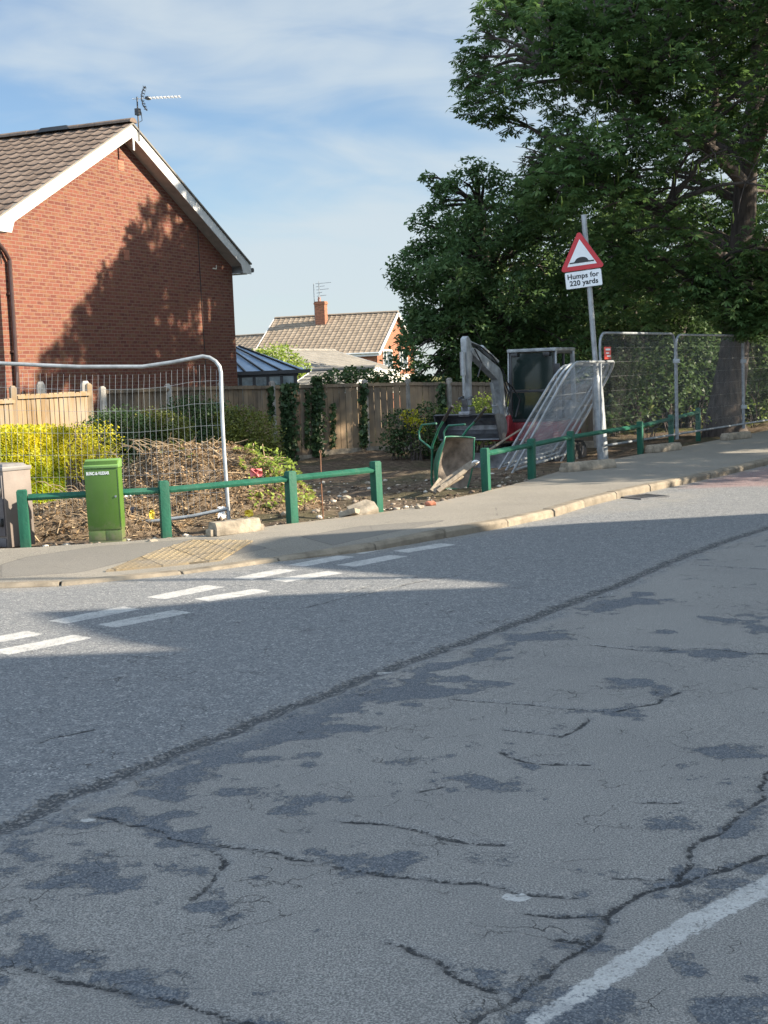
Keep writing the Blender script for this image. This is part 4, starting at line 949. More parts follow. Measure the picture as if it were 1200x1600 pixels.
# two stubby spare posts that stand behind the corner of the two fences
for k, (x, y, Y) in enumerate([(63, 601, 26.0), (133, 600, 25.6)]):
    q, z = fp(x, y, Y); m = MB(); m.box((0, 0, (z + 0.4) / 2), (0.16, 0.13, z + 0.4), rz=0.5); m.box((0, 0, z + 0.43), (0.15, 0.12, 0.06), rz=0.5, taper=0.6); o = m.build('concrete_post', M['wood_post'], None, bevel=0.01); o.location = (q[0], q[1], -0.4)
    attr(o, 'weathered concrete post behind the middle of the pale lit fence' if k == 0 else 'weathered concrete post behind the right end of the pale lit fence', 'post', 'spare posts behind the fences')

# ================================================================== foliage
rg = np.random.default_rng(11)
def unit(n, r=rg):
    v = r.normal(size=(n, 3)); return v / np.linalg.norm(v, axis=1)[:, None]
def leaf_quads(C, size, r=rg, up=0.5, droop=0.0, aspect=0.5, vary=0.4):
    """one folded diamond leaf per centre"""
    n = len(C); N = unit(n, r); N[:, 2] = np.abs(N[:, 2]) + up; N /= np.linalg.norm(N, axis=1)[:, None]
    T = np.cross(N, unit(n, r)); T /= np.linalg.norm(T, axis=1)[:, None]; T[:, 2] -= droop; T /= np.linalg.norm(T, axis=1)[:, None]
    B = np.cross(N, T); s = size * (1 + vary * (r.random(n) - 0.5) * 2)[:, None]
    V = np.stack([C - T * s * 0.5, C + B * s * aspect * 0.5 + N * s * 0.08, C + T * s * 0.5, C - B * s * aspect * 0.5 + N * s * 0.08], 1).reshape(-1, 3)
    return V, np.arange(4 * n).reshape(n, 4)
def palmate(C, size, r=rg, k=5):
    """horse-chestnut leaves: five drooping leaflets round a stalk end"""
    n = len(C); H = unit(n, r); H[:, 2] *= 0.35; H /= np.linalg.norm(H, axis=1)[:, None]
    Nn = unit(n, r) * 0.45; Nn[:, 2] += 1; Nn /= np.linalg.norm(Nn, axis=1)[:, None]
    S = np.cross(Nn, H); S /= np.linalg.norm(S, axis=1)[:, None]; H = np.cross(S, Nn)
    s = size * (0.7 + 0.6 * r.random(n))[:, None]; Vs = []
    for j in range(k):
        a = (j - (k - 1) / 2) * 0.72; D = H * math.cos(a) + S * math.sin(a); D = D - Nn * 0.45; D /= np.linalg.norm(D, axis=1)[:, None]
        W_ = np.cross(D, Nn); W_ /= np.linalg.norm(W_, axis=1)[:, None]; L = s * (1.0 - 0.12 * abs(j - (k - 1) / 2))
        Vs.append(np.stack([C, C + D * L * 0.62 + W_ * L * 0.17, C + D * L, C + D * L * 0.62 - W_ * L * 0.17], 1))
    V = np.stack(Vs, 1).reshape(-1, 3); return V, np.arange(len(V)).reshape(-1, 4)
def lobes_pts(lobes, per, r=rg, shell=0.45, gap=0.42, gs=1.1, zs=0.75):
    out = []
    for (c, rad) in lobes:
        n = int(per * (rad ** 2)); U = unit(n, r); rr = (shell + (1 - shell) * r.random(n) ** 0.6) * rad * (0.85 + 0.3 * r.random(n))
        P_ = np.array(c) + U * rr[:, None] * np.array([1, 1, zs]); out.append(P_)
    P_ = np.vstack(out)
    g = vnoise(P_[:, 0] * gs + P_[:, 1] * gs * 0.6, P_[:, 2] * gs * 1.3 + P_[:, 1] * gs * 0.5, 77) * 0.6 + vnoise(P_[:, 0] * gs * 3, P_[:, 2] * gs * 3 + P_[:, 1], 78) * 0.4
    return P_[g > gap]
def branch_to(mb, a, b, r0, r1, wob=0.25, n=5, droop=0.0):
    a, b = Vector(a), Vector(b); pts = []; L = (b - a).length
    for i in range(n + 1):
        t = i / n; p = a.lerp(b, t) + Vector((random.uniform(-1, 1), random.uniform(-1, 1), random.uniform(-1, 1))) * wob * L * 0.12 * math.sin(math.pi * t) + Vector((0, 0, 0.12 * L * math.sin(math.pi * t)))
        pts.append(p)
    mb.tube(pts, [r0 + (r1 - r0) * (i / n) ** 0.8 for i in range(n + 1)], 7, cap=False); return pts
def tree(name, base, trunk, lobes, label, mat, leaf='quad', size=0.13, per=200, gap=0.4, cat='tree', group=None, split=None, limbs=True, shell=0.45, origins=None, aspect=0.5, gs=1.1, extra=None):
    e = empty(name, base, 0, label, cat, group); o_ = Vector(base)
    if trunk:
        m = MB(); pts = [Vector(p) - o_ for p, r_ in trunk]; rs = [r_ for p, r_ in trunk]
        # root flare and knobbly outline
        m.tube(pts, rs, 18)
        m.v = [(x + (vnoise(np.array([x * 3.1 + z]), np.array([y * 3.1 + z * 2.2]), 5)[0] - 0.5) * 0.07, y + (vnoise(np.array([x * 3.3]), np.array([y * 2.7 + z * 2.0]), 8)[0] - 0.5) * 0.07, z) for x, y, z in m.v]
        tr_ = m.build('trunk', M['bark'], e, smooth=True, angle=80)
        if limbs:
            b = MB(); orig = origins or [p for p, r_ in trunk[len(trunk) // 2:]]
            for (c, rad) in lobes:
                # join each mass of leaves to the nearest limb origin below it
                o2 = min(orig, key=lambda p: (Vector(p) - Vector(c)).length + 3 * max(0, p[2] - c[2]))
                pts = branch_to(b, Vector(o2) - o_, Vector(c) - o_, min(0.12, 0.045 + 0.012 * (Vector(o2) - Vector(c)).length), 0.018)
                for k in range(5):
                    q = Vector(c) - o_ + Vector(unit(1)[0]) * rad * 0.8; branch_to(b, pts[-2], q, 0.016, 0.006, n=3)
            b.build('limb', M['bark'], tr_, smooth=True)
    P_ = lobes_pts(lobes, per, gap=gap, shell=shell, gs=gs) - np.array(base)
    if leaf == 'palm': V, F_ = palmate(P_, size)
    else: V, F_ = leaf_quads(P_, size, droop=0.3, aspect=aspect)
    mesh_np('crown', V, F_, M[mat], e)
    return e
def in_poly(x, y, Pq):
    c = False
    for (x1, y1), (x2, y2) in zip(Pq, Pq[1:] + Pq[:1]):
        if (y1 > y) != (y2 > y) and x < (x2 - x1) * (y - y1) / (y2 - y1) + x1: c = not c
    return c
def fill_lobes(poly, step, Ys, rad, holes=(), jit=0.45, zmin=-9):
    out = []; xs_ = [p[0] for p in poly]; ys_ = [p[1] for p in poly]
    for Yc in Ys:
        y = min(ys_)
        while y < max(ys_):
            x = min(xs_)
            while x < max(xs_):
                px = x + random.uniform(-jit, jit) * step; py = y + random.uniform(-jit, jit) * step
                if in_poly(px, py, poly) and not any(in_poly(px, py, h_) for h_ in holes):
                    c = at(px, py, Yc + random.uniform(-1, 1))
                    if c[2] > zmin: out.append((tuple(c), rad * random.uniform(0.8, 1.2)))
                x += step
            y += step
    return out
GN = Vector((hd.y, -hd.x, 0)).normalized(); GP = Vector((-7.12, 25.6, 0))
LIT = [(-60, 150), (-60, 660), (10, 640), (40, 600), (55, 535), (105, 525), (122, 455), (150, 405), (172, 380), (172, 340), (215, 300), (252, 275), (252, 240), (200, 150)]
def proj(p):
    v = np.array(p) - CP; d = v @ FW; return 600 + FPX * (v @ RT) / d, 800 - FPX * (v @ UP) / d
def lights_gable(c, rad):
    '''true where a mass of leaves would shade the part of the gable that is sunlit'''
    c = Vector(c); t = (c - GP).dot(GN) / SD.dot(GN); q = c - SD * t; x, y = proj(q); m = rad * 60
    return any(in_poly(x + dx * m, y + dy * m, LIT) for dx, dy in ((0, 0), (-1, 0), (1, 0), (0, 1), (0, -1), (-.7, -.7), (.7, -.7)))
# ---- horse chestnut beside the footway
tb_ = at(1134, 676, 30.4)
T0 = (tb_[0], 30.4, gz(tb_[0], 30.4) - 0.05)
def tp(x, y, Y=30.4): v = at(x, y, Y); return (v[0], v[1], v[2])
trunk = [((T0[0], T0[1], T0[2] - 0.1), 0.58), (tp(1132, 655), 0.44), (tp(1137, 620), 0.38), (tp(1146, 560), 0.335), (tp(1153, 480), 0.30), (tp(1158, 400), 0.27), (tp(1163, 320), 0.25), (tp(1168, 250), 0.24), (tp(1185, 150), 0.21), (tp(1190, 40), 0.18), (tp(1185, -100), 0.14), (tp(1175, -260), 0.08)]
cpoly = [(800, -60), (790, 40), (750, 80), (742, 150), (775, 165), (840, 150), (905, 165), (870, 230), (845, 262), (860, 310), (905, 345), (945, 400), (985, 455), (1020, 495), (1260, 500), (1280, -60)]
hole_t = [(1115, 245), (1185, 245), (1190, 400), (1120, 405)]
LB = fill_lobes(cpoly, 66, (27.3,), 0.80, holes=[hole_t, [(835, 118), (878, 118), (878, 170), (835, 170)]]) + fill_lobes(cpoly, 70, (32.2,), 0.85, holes=[[(835, 110), (878, 110), (878, 170), (835, 170)]]) + fill_lobes([(900, -60), (900, 330), (1000, 420), (1250, 420), (1280, -60)], 95, (33.5,), 1.0)
LB += [(tuple(at(x, y, Y)), r_) for x, y, Y, r_ in [(735, 95, 28.5, .42), (728, 135, 28.5, .40), (735, 165, 28.3, .42), (752, 60, 28.5, .42), (775, 20, 28.6, .5), (790, 190, 28.2, .42), (765, 178, 28.2, .4), (838, 255, 28.5, .5), (832, 290, 28.6, .5), (820, 245, 28.4, .4), (850, 225, 28.4, .5), (870, 205, 28.5, .5), (815, 275, 28.8, .45), (845, 310, 29, .6), (870, 330, 29, .6), (1130, 425, 27.6, .7), (1175, 440, 27.6, .7), (1145, 480, 27.4, .65), (1195, 490, 27.5, .7), (1100, 470, 27.6, .6), (1160, 505, 27.4, .5), (900, 250, 28.8, .6), (880, 290, 28.9, .6), (745, 118, 29.5, .5)]]
top = []
for k in range(120):
    d = unit(1)[0]; 
    if d[2] < -0.1: continue
    c = (8.4 + d[0] * 5.2, 29.4 + d[1] * 5.0, 10.2 + d[2] * 4.8)
    px_ = 600 + c[0] / c[1] * FPX
    if c[2] > 9.7: top.append((c, random.uniform(1.0, 1.5)))
n0_, n1_ = len(LB), len(top)
top += [((9.6, 24.4, 7.6), 1.1), ((9.8, 23.6, 6.6), 1.0), ((9.6, 25.4, 8.4), 1.1), ((10.2, 24.8, 6.2), 1.1), ((9.4, 25.6, 7.0), 1.0), ((10.6, 23.2, 7.4), .9), ((10.4, 26.2, 9.3), 1.0)]  # unseen leaf masses added to shade the grey fence
LB = [l for l in LB if not lights_gable(*l)]; top = [l for l in top if not lights_gable(*l)]
print('LOBES', n0_, len(LB), n1_, len(top))
for fx, fy, fY, rr in ((175, 650, 25.4, .8), (205, 645, 26.2, .9), (240, 650, 27, .9), (225, 625, 26.6, .8), (262, 660, 27.4, .9), (190, 690, 23.5, .8), (230, 690, 24, .8), (285, 640, 28, .9)):
    q_ = Vector(at(fx, fy, fY)); top.append((tuple(q_ + SD * ((9.7 - q_.x) / SD.x)), rr))  # leaf masses added along the sun's rays to shade fence and shrubs
for fx, fy, rr in ((78, 578, .5), (100, 556, .6), (122, 528, .6), (112, 590, .6), (142, 498, .6), (150, 560, .8), (160, 455, .5), (170, 520, .8), (182, 470, .7), (188, 415, .45), (200, 560, .9), (210, 500, .7), (215, 385, .4), (240, 550, .9), (236, 340, .5), (262, 312, .45), (255, 440, .4), (275, 520, .9),
                   (285, 380, .7), (290, 450, .8), (300, 560, .9), (310, 340, .6), (318, 400, .8), (325, 480, .9), (335, 550, .9), (345, 430, .7), (355, 500, .7), (355, 580, .8), (270, 590, .8), (60, 610, .6)):
    d_g = Vector(ray(fx, fy)); o_g = Vector(CP); q_ = o_g + d_g * ((GP - o_g).dot(GN) / d_g.dot(GN)); top.append((tuple(q_ + SD * ((9.4 + random.uniform(-.6, .6) - q_.x) / SD.x)), rr))  # leaf masses added along the sun's rays to shape the gable shadow
orig = [p for p, r_ in trunk[5:]] + [tp(1080, 235, 28.6), tp(1000, 150, 28), tp(930, 95, 28), tp(860, 110, 28.2), tp(1040, 330, 28.2), tp(960, 300, 28.4), tp(1230, 300, 29), tp(1090, 440, 28.4)]
ch = tree('horse_chestnut_tree', T0, trunk, LB, 'large horse chestnut, thick trunk behind the mesh panels, crown overhanging the site', 'chest', 'palm', 0.175, 400, gap=0.36, origins=orig, gs=0.9)
chT = [c for c in ch.children if c.name.startswith('trunk')][0]
b = MB(); o_ = Vector(T0)
for path, r0, r1 in [([tp(1166, 290), tp(1120, 240, 28.8), tp(1060, 205, 28.6), tp(1000, 160, 28.3), tp(950, 105, 28.2), tp(900, 90, 28.2), tp(850, 112, 28.2), tp(800, 120, 28.2), tp(760, 135, 28.4)], 0.15, 0.03),
                     ([tp(1160, 420), tp(1100, 380, 28.6), tp(1040, 340, 28.3), tp(990, 310, 28.3), tp(930, 300, 28.4)], 0.12, 0.03),
                     ([tp(1168, 260), tp(1195, 190, 29.0), tp(1215, 110, 29), tp(1230, 20, 29)], 0.16, 0.09), ([tp(1000, 160, 28.3), tp(1010, 90, 28.5), tp(1005, 10, 28.6)], 0.09, 0.04),
                     ([tp(1110, 235, 28.8), tp(1118, 150, 29), tp(1110, 60, 29)], 0.10, 0.05)]:
    n = len(path); b.tube([Vector(p) - o_ for p in path], [r0 + (r1 - r0) * i / (n - 1) for i in range(n)], 9)
b.build('limb', M['bark'], chT, smooth=True)
P_ = lobes_pts(top, 200, gap=0.40, gs=0.8) - np.array(T0); V, F_ = palmate(P_, 0.30); mesh_np('crown', V, F_, M['chest'], ch)
# flower spikes gone to seed hang pale among the leaves
P_ = lobes_pts(LB[:60], 5, gap=0.2, shell=0.8) - np.array(T0); sp_ = MB()
for p in P_[:95]:
    p = Vector(p); sp_ = MB(); sp_.tube([p, p + Vector((0.01, 0, -0.11)), p + Vector((0.0, 0.01, -0.2))], [0.012, 0.016, 0.004], 5); sp_.build('flower_spike', M['lime'], ch)

# ---- tree behind the excavator
poly = [(640, 560), (638, 480), (636, 430), (655, 370), (670, 330), (715, 290), (745, 275), (800, 290), (850, 320), (905, 350), (930, 420), (930, 560), (800, 560), (760, 575), (700, 585)]
LM = fill_lobes(poly, 52, (33.6,), 0.78) + fill_lobes(poly, 60, (36.2,), 0.95)
LM += [(tuple(at(x, y, 34)), r_) for x, y, r_ in [(668, 278, .22), (675, 292, .18), (728, 262, .36), (745, 256, .3), (700, 300, .4), (655, 350, .35), (642, 400, .35), (634, 440, .4), (636, 490, .35), (642, 540, .4), (655, 580, .45), (672, 560, .5), (690, 585, .55), (640, 600, .45), (705, 555, .6), (725, 590, .6), (668, 530, .5), (668, 600, .5), (655, 500, .5), (690, 520, .6), (740, 560, .7), (770, 590, .7), (700, 300, .45), (725, 285, .5), (760, 275, .45), (790, 290, .5), (690, 400, .6), (700, 450, .6), (720, 350, .6), (652, 385, .3), (668, 330, .25), (688, 318, .3)]]
tb2 = at(790, 660, 35)
t2 = [((tb2[0], 35, -0.5), 0.22), (tuple(at(788, 600, 35)), 0.17), (tuple(at(780, 520, 35)), 0.14), (tuple(at(765, 430, 35)), 0.10), (tuple(at(750, 330, 35)), 0.05)]
tree('ash_tree', (tb2[0], 35, -0.5), t2, LM, 'bushy mid green tree behind the excavator, its left edge against the sky', 'ash', 'quad', 0.15, 1500, gap=0.30, aspect=0.42)
# ---- dark trees filling in behind the sign and the mesh
poly = [(900, 330), (1000, 300), (1070, 330), (1090, 450), (1080, 560), (900, 580), (880, 450)]
LD = fill_lobes(poly, 62, (36.0,), 0.9) + fill_lobes(poly, 75, (39,), 1.1)
tb3 = at(985, 660, 37)
tree('dark_tree', (tb3[0], 37, -0.5), [((tb3[0], 37, -0.5), 0.25), (tuple(at(985, 560, 37)), 0.2), (tuple(at(980, 420, 37)), 0.12), (tuple(at(975, 340, 37)), 0.05)], LD, 'dark dense tree behind the warning sign, left of the chestnut trunk', 'darkleaf', 'quad', 0.16, 1100, gap=0.28, aspect=0.45)
poly = [(1080, 420), (1130, 380), (1290, 330), (1300, 560), (1090, 570)]
LD = fill_lobes(poly, 66, (37.0,), 0.95) + fill_lobes(poly, 80, (40,), 1.1)
tb3 = at(1225, 660, 38)
tree('dark_tree', (tb3[0], 38, -0.5), [((tb3[0], 38, -0.5), 0.25), (tuple(at(1225, 560, 38)), 0.2), (tuple(at(1220, 400, 38)), 0.1)], LD, 'dark tree behind the chestnut trunk at the right edge', 'darkleaf', 'quad', 0.16, 1000, gap=0.30, aspect=0.45)
# leafless dead stems and undergrowth
def bush(name, pts, label, mat, size, per, gap=0.25, cat='bush', group=None, aspect=0.6, stems=True, shell=0.5, zs=0.8):
    b0 = pts[0][0]; zc = gz(b0[0], b0[1]); base = (b0[0], b0[1], zc); e = empty(name, base, 0, label, cat, group)
    P_ = lobes_pts(pts, per, gap=gap, shell=shell, gs=2.6, zs=zs); P_ = P_[P_[:, 2] > zc - 0.05] - np.array(base); V, F_ = leaf_quads(P_, size, up=0.35, aspect=aspect); mesh_np('foliage', V, F_, M[mat], e)
    if stems:
        m = MB()
        for (c, r_) in pts:
            for k in range(4): branch_to(m, Vector((c[0] + random.uniform(-.15, .15), c[1], gz(c[0], c[1]) - 0.05)) - Vector(base), Vector(c) + Vector(unit(1)[0]) * r_ * 0.7 - Vector(base), 0.014, 0.005, n=4)
        pc = [Vector((c[0], c[1], gz(c[0], c[1]) - 0.06)) - Vector(base) for (c, r_) in pts]
        for a_, b_ in zip(pc[:-1], pc[1:]): m.tube([a_, (a_ + b_) / 2 - Vector((0, 0, .02)), b_], 0.03, 5)
        m.build('stem', M['bark'], e)
    return e
def LP(lst): return [(tuple(at(x, y, Y)), r_) for x, y, Y, r_ in lst]
bush('undergrowth_bush', LP([(905, 610, 32.5, .8), (950, 590, 33, .9), (940, 640, 32.5, .8), (1000, 580, 33.5, .9), (990, 640, 33, .8), (1040, 600, 34, .9), (860, 600, 33, .8), (890, 570, 34, .8), (1000, 540, 34.5, .9), (820, 610, 33, .7)]), 'dark undergrowth behind the leaning panels and first upright mesh panel', 'darkleaf', 0.13, 900, gap=0.36)
bush('undergrowth_bush', LP([(1090, 560, 35, .9), (1085, 620, 34.5, .6), (1180, 560, 35, .9), (1230, 600, 35, .9), (1190, 620, 36, .7), (1250, 560, 35, .9), (1060, 580, 35, .7)]), 'leafy undergrowth either side of the chestnut trunk', 'darkleaf', 0.13, 900, gap=0.38)
bush('ground_ivy', LP([(1085, 652, 31, .3), (1100, 660, 30, .25), (1020, 655, 30.5, .3), (1180, 650, 33, .4), (1215, 645, 33, .4)]), 'low lit leafy plants at the foot of the chestnut trunk', 'lime', 0.09, 300, gap=0.3)
bush('undergrowth_bush', LP([(x_, y_, 37.5 + (x_ % 50) / 40, 1.0) for x_ in range(900, 1300, 45) for y_ in (560, 610, 655)]), 'deep dark undergrowth farthest behind the mesh panels', 'darkleaf', 0.16, 700, gap=0.22)
bush('woodland_edge', LP([(x_, y_, 58, 2.2) for x_ in range(760, 1420, 70) for y_ in (480, 540, 590)]), 'distant belt of trees beyond the undergrowth on the right', 'darkleaf', 0.35, 170, gap=0.15, cat='trees', stems=False)['kind'] = 'stuff'
for k, (x, r_) in enumerate([(1010, .13), (1075, .10), (1102, .14), (965, .08), (1045, .09)]):
    p = at(x, 650, 35.5 + (k % 3)); m = MB(); z0 = gz(p[0], p[1]) - 0.1
    m.tube([(0, 0, 0), (random.uniform(-.15, .15), 0, 1.2), (random.uniform(-.3, .3), 0.1, 2.6), (random.uniform(-.5, .5), 0.2, 4.0)], [r_, r_ * .8, r_ * .7, r_ * .5], 9)
    o = m.build('bare_trunk', M['bark'], None, smooth=True); o.location = (p[0], p[1], z0)
    attr(o, ['slim bare trunk behind the first upright mesh panel, nearest its right post', 'thin leaning trunk just left of the chestnut trunk', 'bare trunk half hidden by the left side of the chestnut trunk', 'thinnest bare trunk behind the left half of the first upright panel', 'thin trunk directly behind the post between two upright panels'][k], 'tree trunk', 'thin trunks in the undergrowth')

# ---- off-screen tree across the footway shading the right of the scene
ot = (14.2, 20.0, -0.1); lob = []
for k in range(66):
    d = unit(1)[0]; lob.append(((14.2 + d[0] * 3.2, 20.2 + d[1] * 4.4, 5.9 + d[2] * 3.1), random.uniform(0.9, 1.3)))
lob += [((14.0, 17.0, 10.1), .75), ((14.0, 17.3, 9.3), .9), ((14, 18.2, 9.2), 1.0)]
tree('street_tree', ot, [((14.2, 20, -0.2), 0.3), ((14.2, 20, 2), 0.24), ((14.1, 20.1, 4.5), 0.18), ((14, 20.2, 7), 0.1)], lob, 'broad leafy street tree standing right of the view across the footway', 'chest', 'quad', 0.24, 210, gap=0.22, aspect=0.6)
lob = []
for k in range(40):
    d = unit(1)[0]; lob.append(((15.6 + d[0] * 3.4, 26.3 + d[1] * 3.6, 7.0 + d[2] * 3.2), random.uniform(0.9, 1.4)))
tree('street_tree', (15.6, 26.3, -0.1), [((15.6, 26.3, -0.2), 0.3), ((15.6, 26.3, 3), 0.24), ((15.6, 26.3, 7), 0.1)], lob, 'second leafy street tree farther up the road, right of the view', 'chest', 'quad', 0.24, 210, gap=0.2, aspect=0.6)
# ---- lamp column right of the view, its thin shadow lies across the road
lp = empty('street_lamp', (11.2, 8.10, -0.1), 0, 'plain grey street lamp column right of the view', 'street lamp')
m = MB(); m.tube([(0, 0, 0), (0, 0, 1.4)], 0.075, 12); m.tube([(0, 0, 1.4), (0, 0, 8.6)], [0.06, 0.045], 10); m.build('column', M['galv_dull'], lp, smooth=True)
m = MB(); m.box((0.25, 0, 8.62), (0.6, 0.2, 0.1)); m.build('lantern', M['galv_dull'], lp, bevel=0.02)

# ---- yellow hedge (clipped) and the shrubs along the fence
def hedge(name, a, b, depth, z1, label, mats, n, size=0.045):
    a, b = Vector(a), Vector(b); d = b - a; L = d.length; d.normalize(); nr = Vector((-d.y, d.x, 0)); z0 = -0.25
    e = empty(name, (a.x, a.y, z0), 0, label, 'hedge')
    U = rg.random(n) * L; S_ = rg.random(n); which = rg.random(n)
    Zh = z0 + (z1 - z0) * (1 - rg.random(n) ** 1.3 * 0.97); Dp = np.where(which < 0.72, rg.random(n) ** 2 * 0.22, rg.random(n) * depth); Zh = np.where(which < 0.72, Zh, z1 - rg.random(n) ** 2 * 0.15)
    bulge = (fbm(U * 1.6, Zh * 1.6 + Dp, 41) - 0.47) * 0.34
    Dp = Dp - bulge * (which < 0.72); Zh = Zh + bulge * 0.5 * (which >= 0.72) + (rg.random(n) ** 6) * 0.12
    endr = np.clip(1 - U / 0.25, 0, 1) * 0 + np.clip((U - (L - 0.3)) / 0.3, 0, 1); Dp = Dp + endr ** 2 * 0.35 * (which < 0.72)
    C_ = np.stack([U * d.x + nr.x * Dp, U * d.y + nr.y * Dp, Zh - z0], 1); V, F_ = leaf_quads(C_, size, up=0.2, aspect=0.65)
    mesh_np('foliage', V, F_, M[mats], e)
    m = MB(); 
    for k in range(int(L * 9)):
        p = d * random.uniform(0.1, L - .1) + nr * random.uniform(0.1, depth); m.tube([p, p + Vector((random.uniform(-.15, .15), random.uniform(-.1, .1), (z1 - z0) * 0.85))], [0.02, 0.006], 5)
    m.build('stem', M['bark'], e)
    core = MB(); core.box((L / 2, depth / 2 + 0.08, (z1 - z0) * 0.5), (L - 0.45, depth - 0.15, (z1 - z0) * 0.8)); 
    c2 = core.build('dense_core', simple('hedge_inner_growth', (0.05, 0.06, 0.015), 0.95, var=0.7, scale=30, bump=1.0, bs=40), e); c2.rotation_euler[2] = math.atan2(d.y, d.x)
    return e
ha = at(-140, 700, 18.2); hb = at(118, 700, 20.6)
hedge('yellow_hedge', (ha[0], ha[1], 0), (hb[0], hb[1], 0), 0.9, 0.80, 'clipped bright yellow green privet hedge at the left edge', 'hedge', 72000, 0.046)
bush('privet_bush', LP([(150, 690, 21.6, .42), (135, 712, 21.2, .38), (158, 715, 21.6, .4), (120, 690, 21.6, .38), (120, 725, 20.6, .35)]), 'half shaded yellow green privet at the right end of the clipped hedge', 'yellow', 0.042, 5200, stems=True)
bush('dark_shrub', LP([(185, 672, 23.6, .55), (208, 680, 23.6, .55), (190, 710, 23.2, .5), (165, 672, 24, .45), (285, 652, 25.8, .5), (312, 648, 26, .55), (338, 660, 26, .55), (300, 690, 25.5, .6), (335, 700, 25.5, .5)]), 'dark green shrub against the grey fence behind the rubble heap', 'darkleaf', 0.06, 5200)
bush('olive_shrub', LP([(245, 670, 24, .48), (264, 680, 24, .5), (238, 700, 24, .45), (270, 672, 24, .35)]), 'small rounded olive green shrub between two dark ones behind the rubble heap', 'olive', 0.05, 7000)
bush('olive_shrub', LP([(375, 664, 25.4, .5), (398, 678, 25.2, .55), (365, 700, 25, .55), (410, 695, 25.6, .4), (355, 665, 25.8, .4), (400, 715, 25, .45), (425, 712, 25.4, .28)]), 'broad rounded olive green shrub right of the bent mesh panel', 'olive', 0.05, 6500)
bush('dark_shrub', LP([(625, 660, 29.6, .4), (640, 690, 29.4, .5), (615, 690, 29.6, .35), (670, 650, 30, .4), (690, 665, 30, .45), (665, 690, 29.6, .5), (700, 690, 29.8, .5)]), 'dark leafy shrub against the fence left of the excavator bucket', 'darkleaf', 0.07, 3600)
bush('golden_shrub', LP([(640, 650, 29.2, .22), (650, 665, 29.1, .25)]), 'small golden green sprig of shrub in front of the dark shrub by the fence', 'yellow', 0.05, 3500)
bush('green_hedge_shrub', LP([(720, 655, 30, .45), (740, 645, 30, .45), (765, 640, 30, .5), (775, 665, 30, .5), (745, 672, 30, .5), (790, 650, 30, .4)]), 'bright green hedge shrub behind the excavator arm', 'lime', 0.06, 3600)
bush('bright_tree', LP([(420, 568, 47, .8), (440, 560, 47, .7), (455, 580, 47, .8), (405, 565, 47, .6), (430, 590, 47, .9), (470, 595, 47, .6), (398, 580, 47, .7)]), 'bright green small tree rising behind the conservatory', 'lime', 0.12, 1100, cat='tree')
bush('far_hedge', LP([(505, 600, 40, .4), (530, 594, 40, .45), (560, 592, 40, .45), (590, 594, 40, .45), (612, 596, 40, .4), (548, 585, 40.5, .33), (520, 588, 40.5, .3), (578, 586, 40.5, .28)]), 'dark green hedge beyond the fence, in front of the grey roof', 'darkleaf', 0.10, 2200, cat='hedge')
# ivy climbing the grey fence
iv = [(449, 600, 720, 20), (495, 590, 715, 14), (480, 610, 700, 4), (423, 604, 660, 6), (568, 600, 700, 8), (520, 630, 700, 4), (690, 600, 650, 8)]
for k, (x, y0, y1, wd) in enumerate(iv):
    i_ = min(range(len(ptp)), key=lambda i: abs(ptp[i][0] - x)); Yv = np.interp(x, [q[0] for q in ptp], [q[2] for q in ptp]) - 0.10
    b0 = at(x, y1, Yv); n = int(wd * (y1 - y0) * 0.62); pxs = x + rg.normal(0, wd * 0.36, n) + np.sin(rg.random(n) * 9) * 2; pys = y0 + (y1 - y0) * rg.random(n)
    P_ = np.array([at(a, b, Yv - abs(rg.normal(0, 0.06))) for a, b in zip(pxs, pys)]) - b0; V, F_ = leaf_quads(P_, 0.085, up=-0.2, aspect=0.9)
    o = mesh_np('ivy', V, F_, M['ivy']); o.location = b0
    attr(o, ['broad column of ivy climbing the grey fence, left of the thin iron rod', 'ivy spilling over the top of the grey fence above the rod', 'narrow ivy strand between the two widest ivy columns', 'thin ivy strand on the fence post nearest the brick house', 'tall narrow ivy strand on the fence above the green end post', 'faint ivy strand right of the ivy that spills over the fence', 'ivy tuft on the fence beside the excavator arm'][k], 'ivy')

